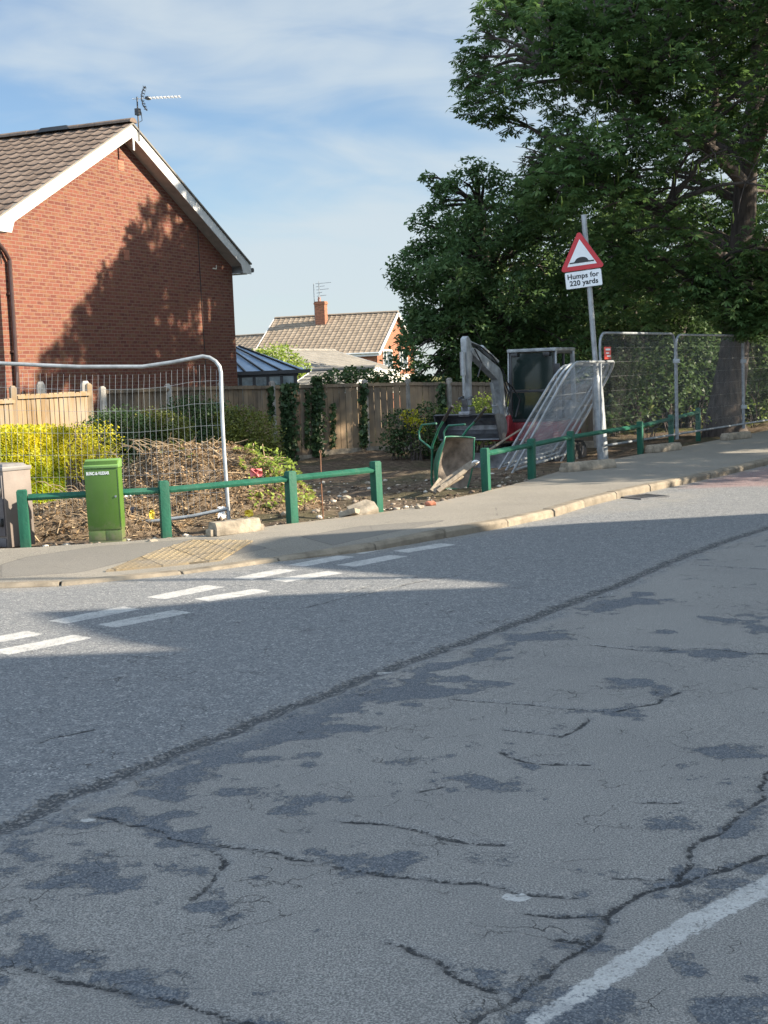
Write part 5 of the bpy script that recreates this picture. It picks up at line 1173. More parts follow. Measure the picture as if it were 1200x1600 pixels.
# ================================================================== green knee-rail fences
def knee_rail(posts, label, PW=0.096, H=0.53):
    p0 = gp(posts[0][0], posts[0][1], 0); e = empty('post_and_rail_fence', (p0[0], p0[1], 0), 0, label, 'fence'); o_ = Vector(p0); W_ = []
    for (x, y) in posts: W_.append(Vector(gp(x, y, 0)))
    for i, p in enumerate(W_):
        a = W_[max(0, i - 1)]; b = W_[min(len(W_) - 1, i + 1)]; d = b - a; rz = math.atan2(d.y, d.x)
        m = MB(); zl = float(drop(p.x, p.y)); h = H + random.uniform(-0.012, 0.012)
        m.box((0, 0, (h - 0.2) / 2 + zl), (PW, PW, h + 0.2), rz=rz); m.box((0, 0, h + zl + 0.006), (PW - 0.004, PW - 0.004, 0.012), rz=rz, taper=0.85)
        q = m.build('post', M['greenpost'], e, bevel=0.005); q.location = p - o_; q.rotation_euler = (random.uniform(-.015, .015), random.uniform(-.015, .015), 0)
    for a, b in zip(W_[:-1], W_[1:]):
        d = (b - a).normalized(); zt = H - 0.075
        za, zb = float(drop(a.x, a.y)) + zt, float(drop(b.x, b.y)) + zt
        m = MB(); n2 = Vector((d.y, -d.x, 0))
        # arris rail: triangular section with its flat to the back
        A_ = a + d * (PW / 2 + 0.001); B_ = b - d * (PW / 2 + 0.001); vs = []
        for p, z in ((A_, za), (B_, zb)):
            for s_, h_ in ((-0.028, 0.034), (0.040, 0.0), (0.028, -0.028), (-0.028, -0.030)): vs.append(p - o_ + n2 * s_ + Vector((0, 0, z + h_)))
        m.add(vs, [(0, 1, 2, 3), (7, 6, 5, 4), (0, 4, 5, 1), (1, 5, 6, 2), (2, 6, 7, 3), (3, 7, 4, 0)]); m.build('rail', M['greenpost'], e, bevel=0.004)
    return e
knee_rail([(40, 848), (260, 836), (457, 815), (590, 797)], 'low green post and rail fence on the left, ending beside the broken slab')
knee_rail([(760, 765), (831, 747), (892, 730), (1001, 707), (1049, 692), (1091, 677)], 'low green post and rail fence on the right, passing the leaning mesh panels')

# ================================================================== temporary mesh fence panels
def mesh_panel(name, label, W_=3.45, H=2.0, warp=None, rt=0.021, vs_=0.06, hs=0.26, wr=0.0022, mat='galv', bot=0.16, matw='wire', group=None, segs=1, cr_=0.20):
    e = empty(name, (0, 0, 0), 0, label, 'mesh panel', group); wp = warp or (lambda x, z: (x, 0, z))
    m = MB(); c = cr_
    path = [(0, 0)] + [(0, z) for z in np.linspace(0.3, H - c, 6)]
    for k in range(1, 5): a = math.pi / 2 * k / 4; path.append((c - c * math.cos(a), H - c + c * math.sin(a)))
    path += [(x, H) for x in np.linspace(c, W_ - c, 10)[1:]]
    for k in range(1, 5): a = math.pi / 2 * k / 4; path.append((W_ - c + c * math.sin(a), H - c + c * math.cos(a)))
    path += [(W_, z) for z in np.linspace(H - c, 0.3, 6)[1:]] + [(W_, 0)]
    m.tube([wp(*q) for q in path], rt, 10)
    m.tube([wp(x, bot) for x in np.linspace(0, W_, 10)], rt * 0.95, 10)
    m.build('frame', M[mat], e, smooth=True)
    m = MB()
    for x in np.arange(vs_ * 0.8, W_ - 0.03, vs_):
        top_ = H if (c < x < W_ - c) else H - c + math.sqrt(max(0, c * c - (c - min(x, W_ - x)) ** 2))
        zt = top_ - 0.10 if segs > 1 else top_
        m.tube([wp(x + random.uniform(-.003, .003), z) for z in np.linspace(bot + 0.02, zt, segs + 3)], wr, 4, cap=False)
    for z in np.arange(bot + hs * 0.75, H - 0.1, hs): m.tube([wp(x, z) for x in np.linspace(0.0, W_, 12)], wr * 1.25, 4, cap=False)
    m.build('mesh', M[matw], e); return e
def block(loc, rz, label, L=0.62, w_=0.22, h=0.13, g='concrete feet of the mesh panels', broken=False):
    e = empty('concrete_block', loc, rz, label, 'concrete block', g); m = MB()
    pr = [(-w_ / 2, 0), (w_ / 2, 0), (w_ / 2, h * 0.55), (w_ * 0.36, h), (-w_ * 0.36, h), (-w_ / 2, h * 0.55)]
    m.prism(pr, 0, -L / 2, L / 2); o = m.build('body', M['block'], e, bevel=0.012)
    for s_ in (-1, 1):
        m = MB(); m.prism([(-w_ * .3, 0.0), (w_ * .3, 0.0), (w_ * .3, h * .5), (-w_ * .3, h * .5)], 0, s_ * (L / 2 + (0.002 if s_ > 0 else 0.002)), s_ * (L / 2 + 0.05)); m.build('end_lug', M['block'], e, bevel=0.01)
    for k in (-0.16, 0.0, 0.16):
        m = MB(); m.tube([(k * L * 1.6, 0, h - 0.005), (k * L * 1.6, 0, h + 0.0015)], 0.024, 10); m.build('socket', M['upvc_dark'], e)
    return e
# -- the battered panel on the left: top rail sags, right end twisted
pe = gp(358, 817, -0.01); HW = 3.45
def warpL(x, z):
    u = HW - x; t = z / 2.0
    hz_ = np.interp(u, [0, 0.22, 0.78, 1.6, 2.6, 3.5], [1.765, 1.775, 1.685, 1.715, 1.80, 1.86])
    zz_ = z / 2.0 * hz_ if z > 0.35 else z * (hz_ / 2.0)
    if z < 0.3: zz_ = z * 0.9 + np.interp(u, [0, 0.3, 0.55, 1.2, 3.5], [0.0, -0.05, -0.10, -0.11, -0.08]) * (z > 0.05)
    b_ = 0.02 * math.sin(u * 2.2 + z) * t * (1 - t) * 4
    return (x - 0.03 * t * max(0, 1 - u / 1.0) - 0.02 * math.sin(z * 1.7) * t * math.exp(-u), 0.22 * t * t + b_ + 0.05 * math.sin(u * 1.1) * t, max(zz_, 0.0))
mp_ = mesh_panel('mesh_fence_panel', 'battered mesh fence panel with a sagging top rail behind the green cabinet', warp=warpL, vs_=0.062, hs=0.27, wr=0.0015, segs=6)
dL = Vector((1.0, 0.03, 0)); mp_.location = Vector(pe) - Vector((HW * 1.0, HW * 0.0, 0)) + Vector((0, 0.0, 0)); mp_.location.z = 0.0
mp_.rotation_euler = (0, 0, 0.0)
bl = gp(366, 833, -0.0); e = block((bl[0] + 0.0, bl[1] + 0.08, -0.01), R(38), 'chipped concrete foot under the right end of the battered mesh panel', L=0.52, w_=0.17, h=0.135)
# -- upright panels along the footway on the right
hp = [gp(940, 716, 0), gp(1058, 695, 0), gp(1162, 677, 0)]
hp.append(hp[2] + (hp[2] - hp[1]) * 1.03)
labs = ['upright mesh fence panel with a small red tag, immediately right of the sign pole', 'upright mesh fence panel in front of the chestnut trunk', 'upright mesh fence panel cut off by the right edge of the photograph']
for i in range(3):
    a, b = Vector(hp[i]), Vector(hp[i + 1]); d = b - a; L = d.length
    o = mesh_panel('mesh_fence_panel', labs[i], W_=L - 0.06, H=2.0 - 0.02 * i, vs_=0.042, hs=0.245, wr=0.0007, mat='galv_dull', matw='wire', rt=0.022, bot=0.10, group=None)
    o.location = (a.x + d.x / L * 0.03, a.y + d.y / L * 0.03, 0.10); o.rotation_euler = (0, R(-0.0), math.atan2(d.y, d.x)); o.scale = (1, 1, 0.975)
    if i == 0:
        m = MB(); m.box((0.22, -0.035, 1.66), (0.26, 0.012, 0.21)); t_ = m.build('warning_tag', M['tag'], o, bevel=0.004)
        m = MB(); m.box((0.22, -0.043, 1.72), (0.18, 0.004, 0.03)); m.box((0.20, -0.043, 1.66), (0.12, 0.004, 0.022)); m.box((0.25, -0.043, 1.61), (0.14, 0.004, 0.022)); m.build('print', M['signwhite'], t_)
for i, (x, y, lb) in enumerate([(919, 734, 'concrete foot with a broken pale end, left of the sign pole base'), (1037, 705, 'concrete foot under the joint of the first two upright mesh panels'), (1150, 686, 'concrete foot at the base of the chestnut trunk')]):
    q = gp(x, y, 0); d = Vector(hp[1]) - Vector(hp[0]); ang = math.atan2(d.y, d.x) - (0.38 if i == 0 else 0.25)
    block((q[0], q[1], 0.0), ang, lb, L=(0.95 if i == 0 else 0.8), w_=0.2, h=0.13)
cl = MB(); q = gp(1061, 695, 0); cl.box((0, 0, 0), (0.12, 0.05, 0.08)); cl.tube([(-0.03, 0, -0.06), (-0.03, 0, 0.06)], 0.012, 6)
for k, (i, z) in enumerate([(1, 1.55), (2, 1.5), (2, 0.55)]):
    o = cl.build('panel_clamp', M['galv'], None, bevel=0.006) if k == 0 else o.copy()
    if k: COL.objects.link(o)
    o.location = (hp[i][0], hp[i][1] - 0.04, z); attr(o, ['steel clamp joining the first two upright mesh panels', 'upper steel clamp by the chestnut trunk', 'lower steel clamp by the chestnut trunk'][k], 'clamp', 'clamps joining the mesh panels')
# -- three panels leaning in a stack against the sign pole
for k in range(3):
    blx = Vector(gp(777 + k * 9.5, 736 + k * 4.6, -0.12)); brx = Vector(gp(900 + k * 7, 701 + k * 3.2, -0.12)); tl = None
    d = (brx - blx); d.z = 0; d.normalize(); nrm = Vector((d.y, -d.x, 0))      # towards the footway
    lab = ['rearmost of the three mesh panels leaning beside the sign pole', 'middle of the three mesh panels leaning beside the sign pole', 'front mesh panel of the leaning stack, nearest the green rail'][k]
    o = mesh_panel('mesh_fence_panel', lab, W_=3.45, H=2.0, vs_=0.045, hs=0.27, wr=0.0013, mat='galv', rt=0.021, bot=0.14, cr_=0.32, matw='galv_dull', group='mesh panels stacked leaning by the sign')
    lean = math.radians(33 - k * 1.2); zc = Vector((nrm.x * math.sin(lean), nrm.y * math.sin(lean), math.cos(lean)))
    yc = zc.cross(d).normalized(); Mx = Matrix.Identity(4)
    for i in range(3): Mx[i][0] = d[i]; Mx[i][1] = yc[i]; Mx[i][2] = zc[i]
    off = blx - d * 0.0; Mx[0][3], Mx[1][3], Mx[2][3] = off.x, off.y, -0.14; o.matrix_world = Mx
# broom-like stake leaning on the stack
def rod(name, a, b, r0, r1, mat, label, cat, n=8):
    a, b = Vector(a), Vector(b); m = MB(); k = 6; m.tube([(b - a) * (i / k) + Vector((random.uniform(-1, 1), random.uniform(-1, 1), 0)) * 0.004 for i in range(k + 1)], [r0 + (r1 - r0) * i / k for i in range(k + 1)], n)
    o = m.build(name, M[mat], None, smooth=True); o.location = a; return attr(o, label, cat)
rod('timber_pole', at(763, 704, 18.6), at(813, 671, 19.6), 0.018, 0.014, 'plank', 'thin wooden pole poking left out of the leaning mesh panels', 'pole')
m = MB(); pb = Vector(gp(505, 811, -0.03)); m.tube([(0, 0, 0), (-0.005, 0.0, 0.35), (0.0, 0, 0.72)], 0.0075, 8); m.tube([(0, 0, 0.70), (0.012, 0, 0.735), (0.0, 0.01, 0.75), (-0.012, 0, 0.735), (0, 0, 0.70)], 0.006, 6)
o = m.build('iron_rod', M['rust'], None, smooth=True); o.location = pb; attr(o, 'thin rusty iron rod with an eye at the top standing upright by the green rail', 'rod')
# loose tie wires on the sign pole
# ================================================================== warning sign
sp = gp(944, 713, 0.0); lean = R(3.4); sgn = empty('warning_sign', (sp[0], sp[1] + 0.12, -0.02), 0, 'leaning grey pole with a red triangular speed hump sign and a plate beneath it', 'road sign')
sgn.rotation_euler = (R(0.5), -lean, R(0))
m = MB(); m.tube([(0, 0, -0.1), (0, 0, 1.12), (0, 0, 1.17), (0, 0, 1.38)], [0.092, 0.092, 0.088, 0.046], 20); m.build('base_sleeve', M['galv'], sgn, smooth=True, angle=50)
m = MB(); m.tube([(0, 0, 1.38), (0, 0, 4.04)], 0.044, 18); m.build('pole', M['galv'], sgn, smooth=True)
m = MB(); m.tube([(-0.03, -0.09, 1.48), (0.10, -0.06, 1.50), (0.13, -0.02, 1.53), (0.18, -0.04, 1.56)], 0.006, 6); m.tube([(-0.14, -0.05, 1.40), (-0.02, -0.1, 1.44)], 0.007, 6); m.build('tie_wire', M['galv_dull'], sgn)
yaw = R(-17)
face = empty('sign_face', (0, 0, 0), yaw); face.parent = sgn; face.rotation_euler = (0, R(-1.5), yaw)
def rtri(S, r_, n=6):
    h = S * math.sqrt(3) / 2; pts = [(-S / 2, 0), (S / 2, 0), (0, h)]; out = []; c = (0, h / 3)
    for k, p in enumerate(pts):
        v = (p[0] - c[0], p[1] - c[1]); L = math.hypot(*v); q = (p[0] - v[0] / L * 2 * r_, p[1] - v[1] / L * 2 * r_); a0 = math.atan2(v[1], v[0]) - math.pi / 3
        for i in range(n + 1): a = a0 + 2 * math.pi / 3 * i / n; out.append((q[0] + r_ * math.cos(a), q[1] + r_ * math.sin(a)))
    return out
zt0 = 3.145; S_ = 0.755
m = MB(); m.prism([(x, z + zt0) for x, z in rtri(S_, 0.04)], 1, -0.058, -0.050); pl = m.build('triangle_plate', M['signred'], face)
m = MB(); m.prism([(x, z * 1 + zt0) for x, z in rtri(S_ + 0.004, 0.042)], 1, -0.0495, -0.047); m.build('plate_back', M['signback'], pl)
m = MB(); k_ = 0.655; zc_ = S_ * math.sqrt(3) / 6; m.prism([(x * k_, (z - zc_) * k_ + zc_ + zt0) for x, z in rtri(S_, 0.006, 2)], 1, -0.0605, -0.0585); m.build('white_panel', M['signwhite'], pl)
m = MB(); hp_ = [(-0.205, 0), (0.205, 0), (0.205, 0.022), (0.135, 0.022)]
hp_ += [(0.135 - 0.028 * math.sin(t) * 0.6 - 0.02 * t, 0.022 + 0.012 * t) for t in (0.3, 0.8)]
hp_ += [(0.110 * math.cos(a), 0.026 + 0.068 * math.sin(a)) for a in [math.pi * i / 14 for i in range(1, 14)]] + [(-0.118, 0.030), (-0.128, 0.024), (-0.135, 0.022), (-0.205, 0.022)]
m.prism([(x, z + zt0 + 0.118) for x, z in hp_], 1, -0.063, -0.061); m.build('hump_symbol', M['signblack'], pl)
m = MB(); PWd, PHt, z1p = 0.60, 0.275, zt0 - 0.012
def rrect(x0, x1, z0, z1, r_, n=4):
    out = []
    for cx_, cz_, a0 in ((x1 - r_, z1 - r_, 0), (x0 + r_, z1 - r_, 90), (x0 + r_, z0 + r_, 180), (x1 - r_, z0 + r_, 270)):
        for i in range(n + 1): a = R(a0 + 90 * i / n); out.append((cx_ + r_ * math.cos(a), cz_ + r_ * math.sin(a)))
    return out
m.prism(rrect(-PWd / 2 - 0.006, PWd / 2 + 0.006, z1p - PHt - 0.006, z1p, 0.025), 1, -0.056, -0.048); pt = m.build('text_plate', M['signback'], face)
m = MB(); m.prism(rrect(-PWd / 2, PWd / 2, z1p - PHt, z1p - 0.006, 0.022), 1, -0.0585, -0.0562); m.build('white_panel', M['signwhite'], pt)
m = MB()
for z in (zt0 + 0.12, z1p - 0.14, zt0 + 0.42): m.box((0, -0.03, z), (0.22, 0.035, 0.03))
m.build('bracket', M['galv_dull'], face)
def text_mesh(name, txt, size, mat, parent, loc, rot, ext=0.001, bold=0.0, sx=1.0):
    c = bpy.data.curves.new(name, 'FONT'); c.body = txt; c.size = size; c.align_x = 'CENTER'; c.align_y = 'CENTER'; c.extrude = ext; c.offset = bold; c.space_character = 1.05
    t_ = bpy.data.objects.new(name, c); COL.objects.link(t_); dg = bpy.context.evaluated_depsgraph_get(); me = bpy.data.meshes.new_from_object(t_.evaluated_get(dg)); bpy.data.objects.remove(t_)
    me.name = name; me.materials.clear(); me.materials.append(M[mat]); o = bpy.data.objects.new(name, me); COL.objects.link(o); o.parent = parent; o.location = loc; o.rotation_euler = rot; o.scale = (sx, 1, 1); return o
text_mesh('lettering', 'Humps for', 0.115, 'signblack', pt, (-0.005, -0.0592, z1p - 0.085), (R(90), 0, 0), bold=0.0035)
text_mesh('lettering', '220 yards', 0.115, 'signblack', pt, (0.0, -0.0592, z1p - 0.195), (R(90), 0, 0), bold=0.0035)
for o in list(sgn.children):
    pass
# the three-level rule: hang plates straight from the sign, keep their place
bpy.context.view_layer.update()
for o in list(face.children):
    mw = face.matrix_local.copy(); o.parent = sgn; o.matrix_local = mw
bpy.data.objects.remove(face)

# ================================================================== roadside cabinets
cg = gp(165, 851, -0.055); gcab = empty('utility_cabinet', (cg[0] + 0.03, cg[1] - 0.02, -0.055), 0, 'tall narrow bright green cabinet with white lettering, standing in front of the mesh panel', 'utility cabinet'); gcab.rotation_euler = (0, R(-0.6), R(-3))
CWd, CD, CHt = 0.335, 0.15, 0.835
m = MB(); m.box((0, 0, CHt * 0.5 + 0.03), (CWd - 0.012, CD - 0.012, CHt * 0.94 - 0.02)); m.build('body', M['cab_green'], gcab, bevel=0.004)
m = MB(); m.box((0, -0.002, 0.15 + (CHt - 0.22) / 2), (CWd, CD, CHt - 0.24)); bd = m.build('door', M['cab_green'], gcab, bevel=0.005)
m = MB(); m.prism([(-CD / 2 - 0.008, CHt - 0.075), (CD / 2 + 0.008, CHt - 0.075), (CD / 2 + 0.008, CHt), (CD * 0.1, CHt + 0.012), (-CD / 2 - 0.008, CHt - 0.052)], 0, -CWd / 2 - 0.004, CWd / 2 + 0.004); m.build('lid', simple('pale_green_lid', (0.13, 0.24, 0.07), 0.35, var=0.1), gcab, bevel=0.003)
m = MB()
for x0, x1 in ((-CWd / 2 + 0.002, 0.002), (0.006, CWd / 2 - 0.002)): m.box(((x0 + x1) / 2, -CD / 2 + 0.004, 0.098), (x1 - x0, 0.014, 0.094))
m.box((0, -0.001, 0.02), (CWd - 0.006, CD, 0.06)); m.build('plinth', M['cab_green'], gcab, bevel=0.003)
m = MB(); m.tube([(CWd * .38, -CD / 2 - 0.006, 0.48), (CWd * .38, -CD / 2 + 0.001, 0.48)], 0.011, 12); m.build('lock', M['galv_dull'], gcab)
m = MB(); m.box((CWd / 2 - 0.012, -CD / 2 - 0.0008, 0.46), (0.003, 0.004, 0.56)); m.build('door_seam', M['black'], gcab)
text_mesh('lettering', 'BUNC-&-VUDIAR', 0.043, 'signwhite', gcab, (-0.035, -CD / 2 - 0.0035, CHt - 0.125), (R(90), 0, 0), bold=0.0012, sx=0.66)
cb_ = gp(-8, 857, -0.05); bcab = empty('utility_cabinet', (cb_[0] + 0.04, cb_[1] + 0.30, -0.055), 0, 'brown grey cabinet with dark doors cut off by the left edge', 'utility cabinet'); bcab.rotation_euler = (0, R(-0.8), R(-40))
BW, BD, BH = 0.50, 0.32, 0.76
m = MB(); m.box((0, 0, BH / 2), (BW, BD, BH)); m.build('body', M['cab_grey'], bcab, bevel=0.006)
m = MB(); m.box((0, 0, BH + 0.015), (BW + 0.02, BD + 0.02, 0.04)); m.box((0, 0, BH + 0.045), (BW * 0.96, BD * 0.94, 0.035), taper=0.8); m.build('lid', simple('pale_grey_lid', (0.17, 0.16, 0.155), 0.5, var=0.2), bcab, bevel=0.004)
dm = simple('dark_grey_door', (0.085, 0.075, 0.078), 0.5, var=0.2, scale=6)
m = MB(); m.box((0.0, -BD / 2 - 0.008, 0.11 + (BH - 0.15) / 2), (BW - 0.03, 0.018, BH - 0.16)); d_o = m.build('door', dm, bcab, bevel=0.004)
m = MB(); m.box((0.0, -BD / 2 - 0.006, 0.05), (BW - 0.03, 0.014, 0.085)); m.build('kick_plate', dm, bcab, bevel=0.003)
m = MB()
for z in (0.25, 0.55): m.box((BW / 2 - 0.045, -BD / 2 - 0.03, z), (0.04, 0.03, 0.08)); m.box((BW / 2 - 0.03, -BD / 2 - 0.038, z), (0.025, 0.03, 0.05))
m.build('hinge', M['black'], d_o, bevel=0.003)
m = MB(); 
for a, b in (((0.06, 0.40), (0.13, 0.50)), ((0.13, 0.42), (0.07, 0.50)), ((0.10, 0.38), (0.12, 0.45))): m.beam((a[0], -BD / 2 - 0.0185, a[1]), (b[0], -BD / 2 - 0.0185, b[1]), 0.002, 0.008, up=(0, 1, 0))
m.build('graffiti', M['signwhite'], d_o)

# ================================================================== heap of soil, roots and cuttings
def heap(name, cx_, cy_, rx, ry, hgt, rot, seed):
    n = 150; u = np.linspace(-1.25, 1.25, n); X_, Y_ = np.meshgrid(u, u); r2 = np.hypot(X_, Y_)
    a = X_ * rx * math.cos(rot) - Y_ * ry * math.sin(rot) + cx_; b = X_ * rx * math.sin(rot) + Y_ * ry * math.cos(rot) + cy_
    prof = np.clip(1 - r2 ** 1.7, -0.3, 1) ** 1.0; prof = np.where(prof > 0, prof ** 0.75, prof * 0.5)
    Z_ = hgt * prof * (0.80 + 0.42 * fbm(a * 1.4, b * 1.4, seed)) + (fbm(a * 6, b * 6, seed + 3) - 0.47) * 0.17 * (prof > -0.1) + (fbm(a * 22, b * 22, seed + 4) - 0.47) * 0.07 - 0.10
    return a, b, Z_, n
a, b, Z_, n = heap('x', -2.2, 16.1, 1.45, 1.15, 0.84, R(6), 51)
I = np.arange(n * n).reshape(n, n); F = np.stack([I[:-1, :-1], I[:-1, 1:], I[1:, 1:], I[1:, :-1]], -1).reshape(-1, 4)
o_h = np.array([-2.05, 16.1, -0.1])
def mat_heap():
    t = NT('soil_and_roots'); f = t.noise(6, 6, 0.75, stretch=(1, 1, 2.2)); g = t.noise(45, 4, 0.75, stretch=(1, 1, 2)); k = t.noise(2, 4, 0.6)
    col = t.ramp(f, [(0.30, (0.06, 0.043, 0.031)), (0.46, (0.21, 0.155, 0.108)), (0.66, (0.37, 0.285, 0.205))]); col = t.mix(t.mr(g, 0.55, 0.68, 0, 0.8), col, (0.42, 0.33, 0.22)); col = t.mix(t.mr(g, 0.45, 0.32, 0, 0.8), col, (0.035, 0.026, 0.02))
    t.bump(t.math('ADD', f, g), 1.0, 0.08); return t.fin(col, 0.95, spec=0.1)
M['heap'] = mat_heap()
hp_o = mesh_np('rubble_heap', np.c_[a.ravel(), b.ravel(), Z_.ravel()] - o_h, F, M['heap']); hp_o.location = o_h
attr(hp_o, 'big sunlit heap of soil, roots and dead cuttings behind the battered mesh panel', 'soil heap', kind='stuff')
# the cuttings: twigs, dead leaves and green leaves strewn over the heap
def strew(name, mat, n, kind, size, sel, label, seed, lift=0.02):
    r_ = np.random.default_rng(seed); idx = r_.integers(0, len(sel[0]), n); P_ = np.c_[sel[0][idx], sel[1][idx], sel[2][idx]] + r_.normal(0, 0.012, (n, 3)); P_[:, 2] += lift * r_.random(n)
    if kind == 'leaf': V, F_ = leaf_quads(P_ - o_h, size, r_, up=0.6, aspect=0.6)
    else:
        D = unit(n, r_); D[:, 2] = D[:, 2] * 0.35 + 0.1; D /= np.linalg.norm(D, axis=1)[:, None]; L = size * (0.3 + r_.random(n) ** 2 * 1.4)[:, None]; W_ = np.cross(D, unit(n, r_)); W_ /= np.linalg.norm(W_, axis=1)[:, None]; th = (0.003 + 0.006 * r_.random(n) ** 2)[:, None]
        U2 = np.cross(D, W_); A_ = P_ - o_h - D * L / 2; B_ = P_ - o_h + D * L / 2 + unit(n, r_) * L * 0.1
        V = np.stack([A_ + W_ * th, A_ - W_ * th * .5 + U2 * th, A_ - W_ * th * .5 - U2 * th, B_ + W_ * th * .6, B_ - W_ * th * .3 + U2 * th * .6, B_ - W_ * th * .3 - U2 * th * .6], 1).reshape(-1, 3)
        q = np.arange(n)[:, None] * 6; F_ = np.vstack([q + np.array([[0, 1, 4, 3]]), q + np.array([[1, 2, 5, 4]]), q + np.array([[2, 0, 3, 5]])])
    o = mesh_np(name, V, F_, M[mat]); o.location = o_h; return attr(o, label, name.replace('_', ' '), kind='stuff')
fl = (a.ravel(), b.ravel(), Z_.ravel()); msk = fl[2] > -0.08; S1 = tuple(v[msk] for v in fl); msk = fl[2] > 0.38; S2 = tuple(v[msk] for v in fl); msk = (fl[2] > 0.0) & (fl[0] > -1.55); S3 = tuple(v[msk] for v in fl)
strew('dead_twigs', 'twig', 2600, 'twig', 0.09, S1, 'dead brown twigs and roots strewn over the sunlit soil heap', 61, 0.03)
strew('dry_stalks', 'twig', 110, 'twig', 0.4, S2, 'long pale dry stalks lying along the top of the soil heap', 62, 0.08)
M['deadleaf'] = mat_leaf('dead_leaf', (0.10, 0.055, 0.03), (0.34, 0.23, 0.12), 0.1, (0.50, 0.42, 0.28), clump=5)
strew('dead_leaves', 'deadleaf', 12000, 'leaf', 0.035, S1, 'dead brown leaves strewn over the sunlit soil heap', 63, 0.03)
strew('green_cuttings', 'lime', 900, 'leaf', 0.055, S3, 'wilting pale green leaves on the right end of the soil heap', 64, 0.06)
# sprigs of foliage and grassy stalks on top
bush('ivy_cutting', LP([(395, 700, 15.9, .10), (420, 715, 15.7, .16), (440, 728, 15.6, .16), (385, 722, 15.6, .10), (458, 745, 15.5, .14), (372, 700, 15.9, .05), (470, 775, 15.2, .12)]), 'cut trail of pale leaves at the right end of the soil heap', 'lime', 0.05, 4200, cat='plant cutting', gap=0.3, stems=False)
bush('weed_clump', LP([(275, 702, 15.9, .13), (290, 700, 15.9, .13), (262, 712, 15.8, .10), (300, 712, 15.8, .09)]), 'leafy green weed lying on top of the soil heap', 'olive', 0.05, 3800, cat='plant cutting', gap=0.3, stems=False)
bush('weed_clump', LP([(172, 690, 15.9, .07), (180, 700, 15.9, .07), (168, 680, 15.9, .05)]), 'wilted pale weed drooping just right of the yellow hedge above the green cabinet', 'olive', 0.05, 5200, cat='plant cutting', gap=0.3, stems=False)
def stalks(name, cx_, cy_, Yc, n, L, label, dirx=1.0, mat='twig', th=0.005):
    m = MB(); o_ = Vector(at(cx_, cy_, Yc))
    for k in range(n):
        p = Vector((random.gauss(0, .16), random.gauss(0, .12), random.gauss(0, .05))); d = Vector((dirx * random.uniform(0.5, 1), random.uniform(-.4, .4), random.uniform(-.15, .35))) * L * random.uniform(.5, 1.1)
        m.tube([p, p + d * .35 + Vector((0, 0, .05)), p + d * .7 + Vector((0, 0, .05)), p + d + Vector((0, 0, random.uniform(-.08, .04)))], [th, th * 1.1, th * .8, th * .4], 5)
    o = m.build(name, M[mat], None, smooth=True); o.location = o_; return attr(o, label, 'dry stalks')
stalks('stalk_bundle', 250, 705, 15.8, 24, 0.4, 'bundle of pale dry stalks pointing left at the top left of the soil heap', -1)
stalks('stalk_bundle', 120, 775, 15.2, 26, 0.3, 'bundle of dry stalks just left of the green cabinet, below the hedge', -1)
stalks('stalk_bundle', 290, 820, 14.8, 20, 0.6, 'dry stalks lying along the foot of the soil heap behind the green rail', 1)
m = MB(); o_ = Vector(at(300, 692, 15.7))
for a_, b_ in (((315, 690), (352, 718)), ((322, 694), (335, 682)), ((330, 700), (334, 686)), ((334, 705), (362, 722)), ((350, 716), (375, 722)), ((326, 690), (312, 696))):
    A_ = Vector(at(*a_, 15.7)) - o_; B_ = Vector(at(*b_, 15.5)) - o_; m.tube([A_, (A_ + B_) / 2 + Vector((0, 0, .01)), B_], [0.012, 0.009, 0.004], 6)
o = m.build('broken_branch', M['twig'], None, smooth=True); o.location = o_; attr(o, 'pale forked broken branch sticking out of the soil heap beside the bent panel end', 'branch')

# ---- second low spread of soil and cuttings behind the left end of the green rail
a, b, Z_, n = heap('y', -3.3, 14.6, 1.2, 0.9, 0.32, 0, 71); o_h = np.array([-3.3, 14.6, -0.1])
I = np.arange(n * n).reshape(n, n); F = np.stack([I[:-1, :-1], I[:-1, 1:], I[1:, 1:], I[1:, :-1]], -1).reshape(-1, 4)
o = mesh_np('soil_spread', np.c_[a.ravel(), b.ravel(), Z_.ravel()] - o_h, F, M['heap']); o.location = o_h; attr(o, 'low spread of dry soil under the green rail between the two cabinets', 'soil', kind='stuff')
fl = (a.ravel(), b.ravel(), Z_.ravel()); msk = fl[2] > -0.09; S1 = tuple(v[msk] for v in fl)
strew('dead_twigs', 'twig', 1300, 'twig', 0.16, S1, 'dead twigs strewn on the low soil between the two cabinets', 72, 0.05); strew('dead_leaves', 'deadleaf', 2200, 'leaf', 0.045, S1, 'dead leaves on the low soil between the two cabinets', 73, 0.03)
# stones and clods over the site
def stone(c, s_, mat, label, cat='stone', seed=0, name='stone', flat=0.6, group=None):
    bm = bmesh.new(); bmesh.ops.create_icosphere(bm, subdivisions=2, radius=1); rr = random.Random(seed)
    for v in bm.verts:
        k = 1 + rr.uniform(-.22, .22); v.co = Vector((v.co.x * s_[0] * k, v.co.y * s_[1] * k, v.co.z * s_[2] * k))
    me = bpy.data.meshes.new(name); bm.to_mesh(me); bm.free(); me.materials.append(M[mat]); o = bpy.data.objects.new(name, me); COL.objects.link(o); o.location = c; return attr(o, label, cat, group)
V_all = []; F_all = []; rc = np.random.default_rng(5); bm = bmesh.new(); bmesh.ops.create_icosphere(bm, subdivisions=1, radius=1); iv_ = np.array([v.co[:] for v in bm.verts]); if_ = np.array([[v.index for v in f.verts] for f in bm.faces]); bm.free()
N_ = 5200; xs_ = []; k = 0
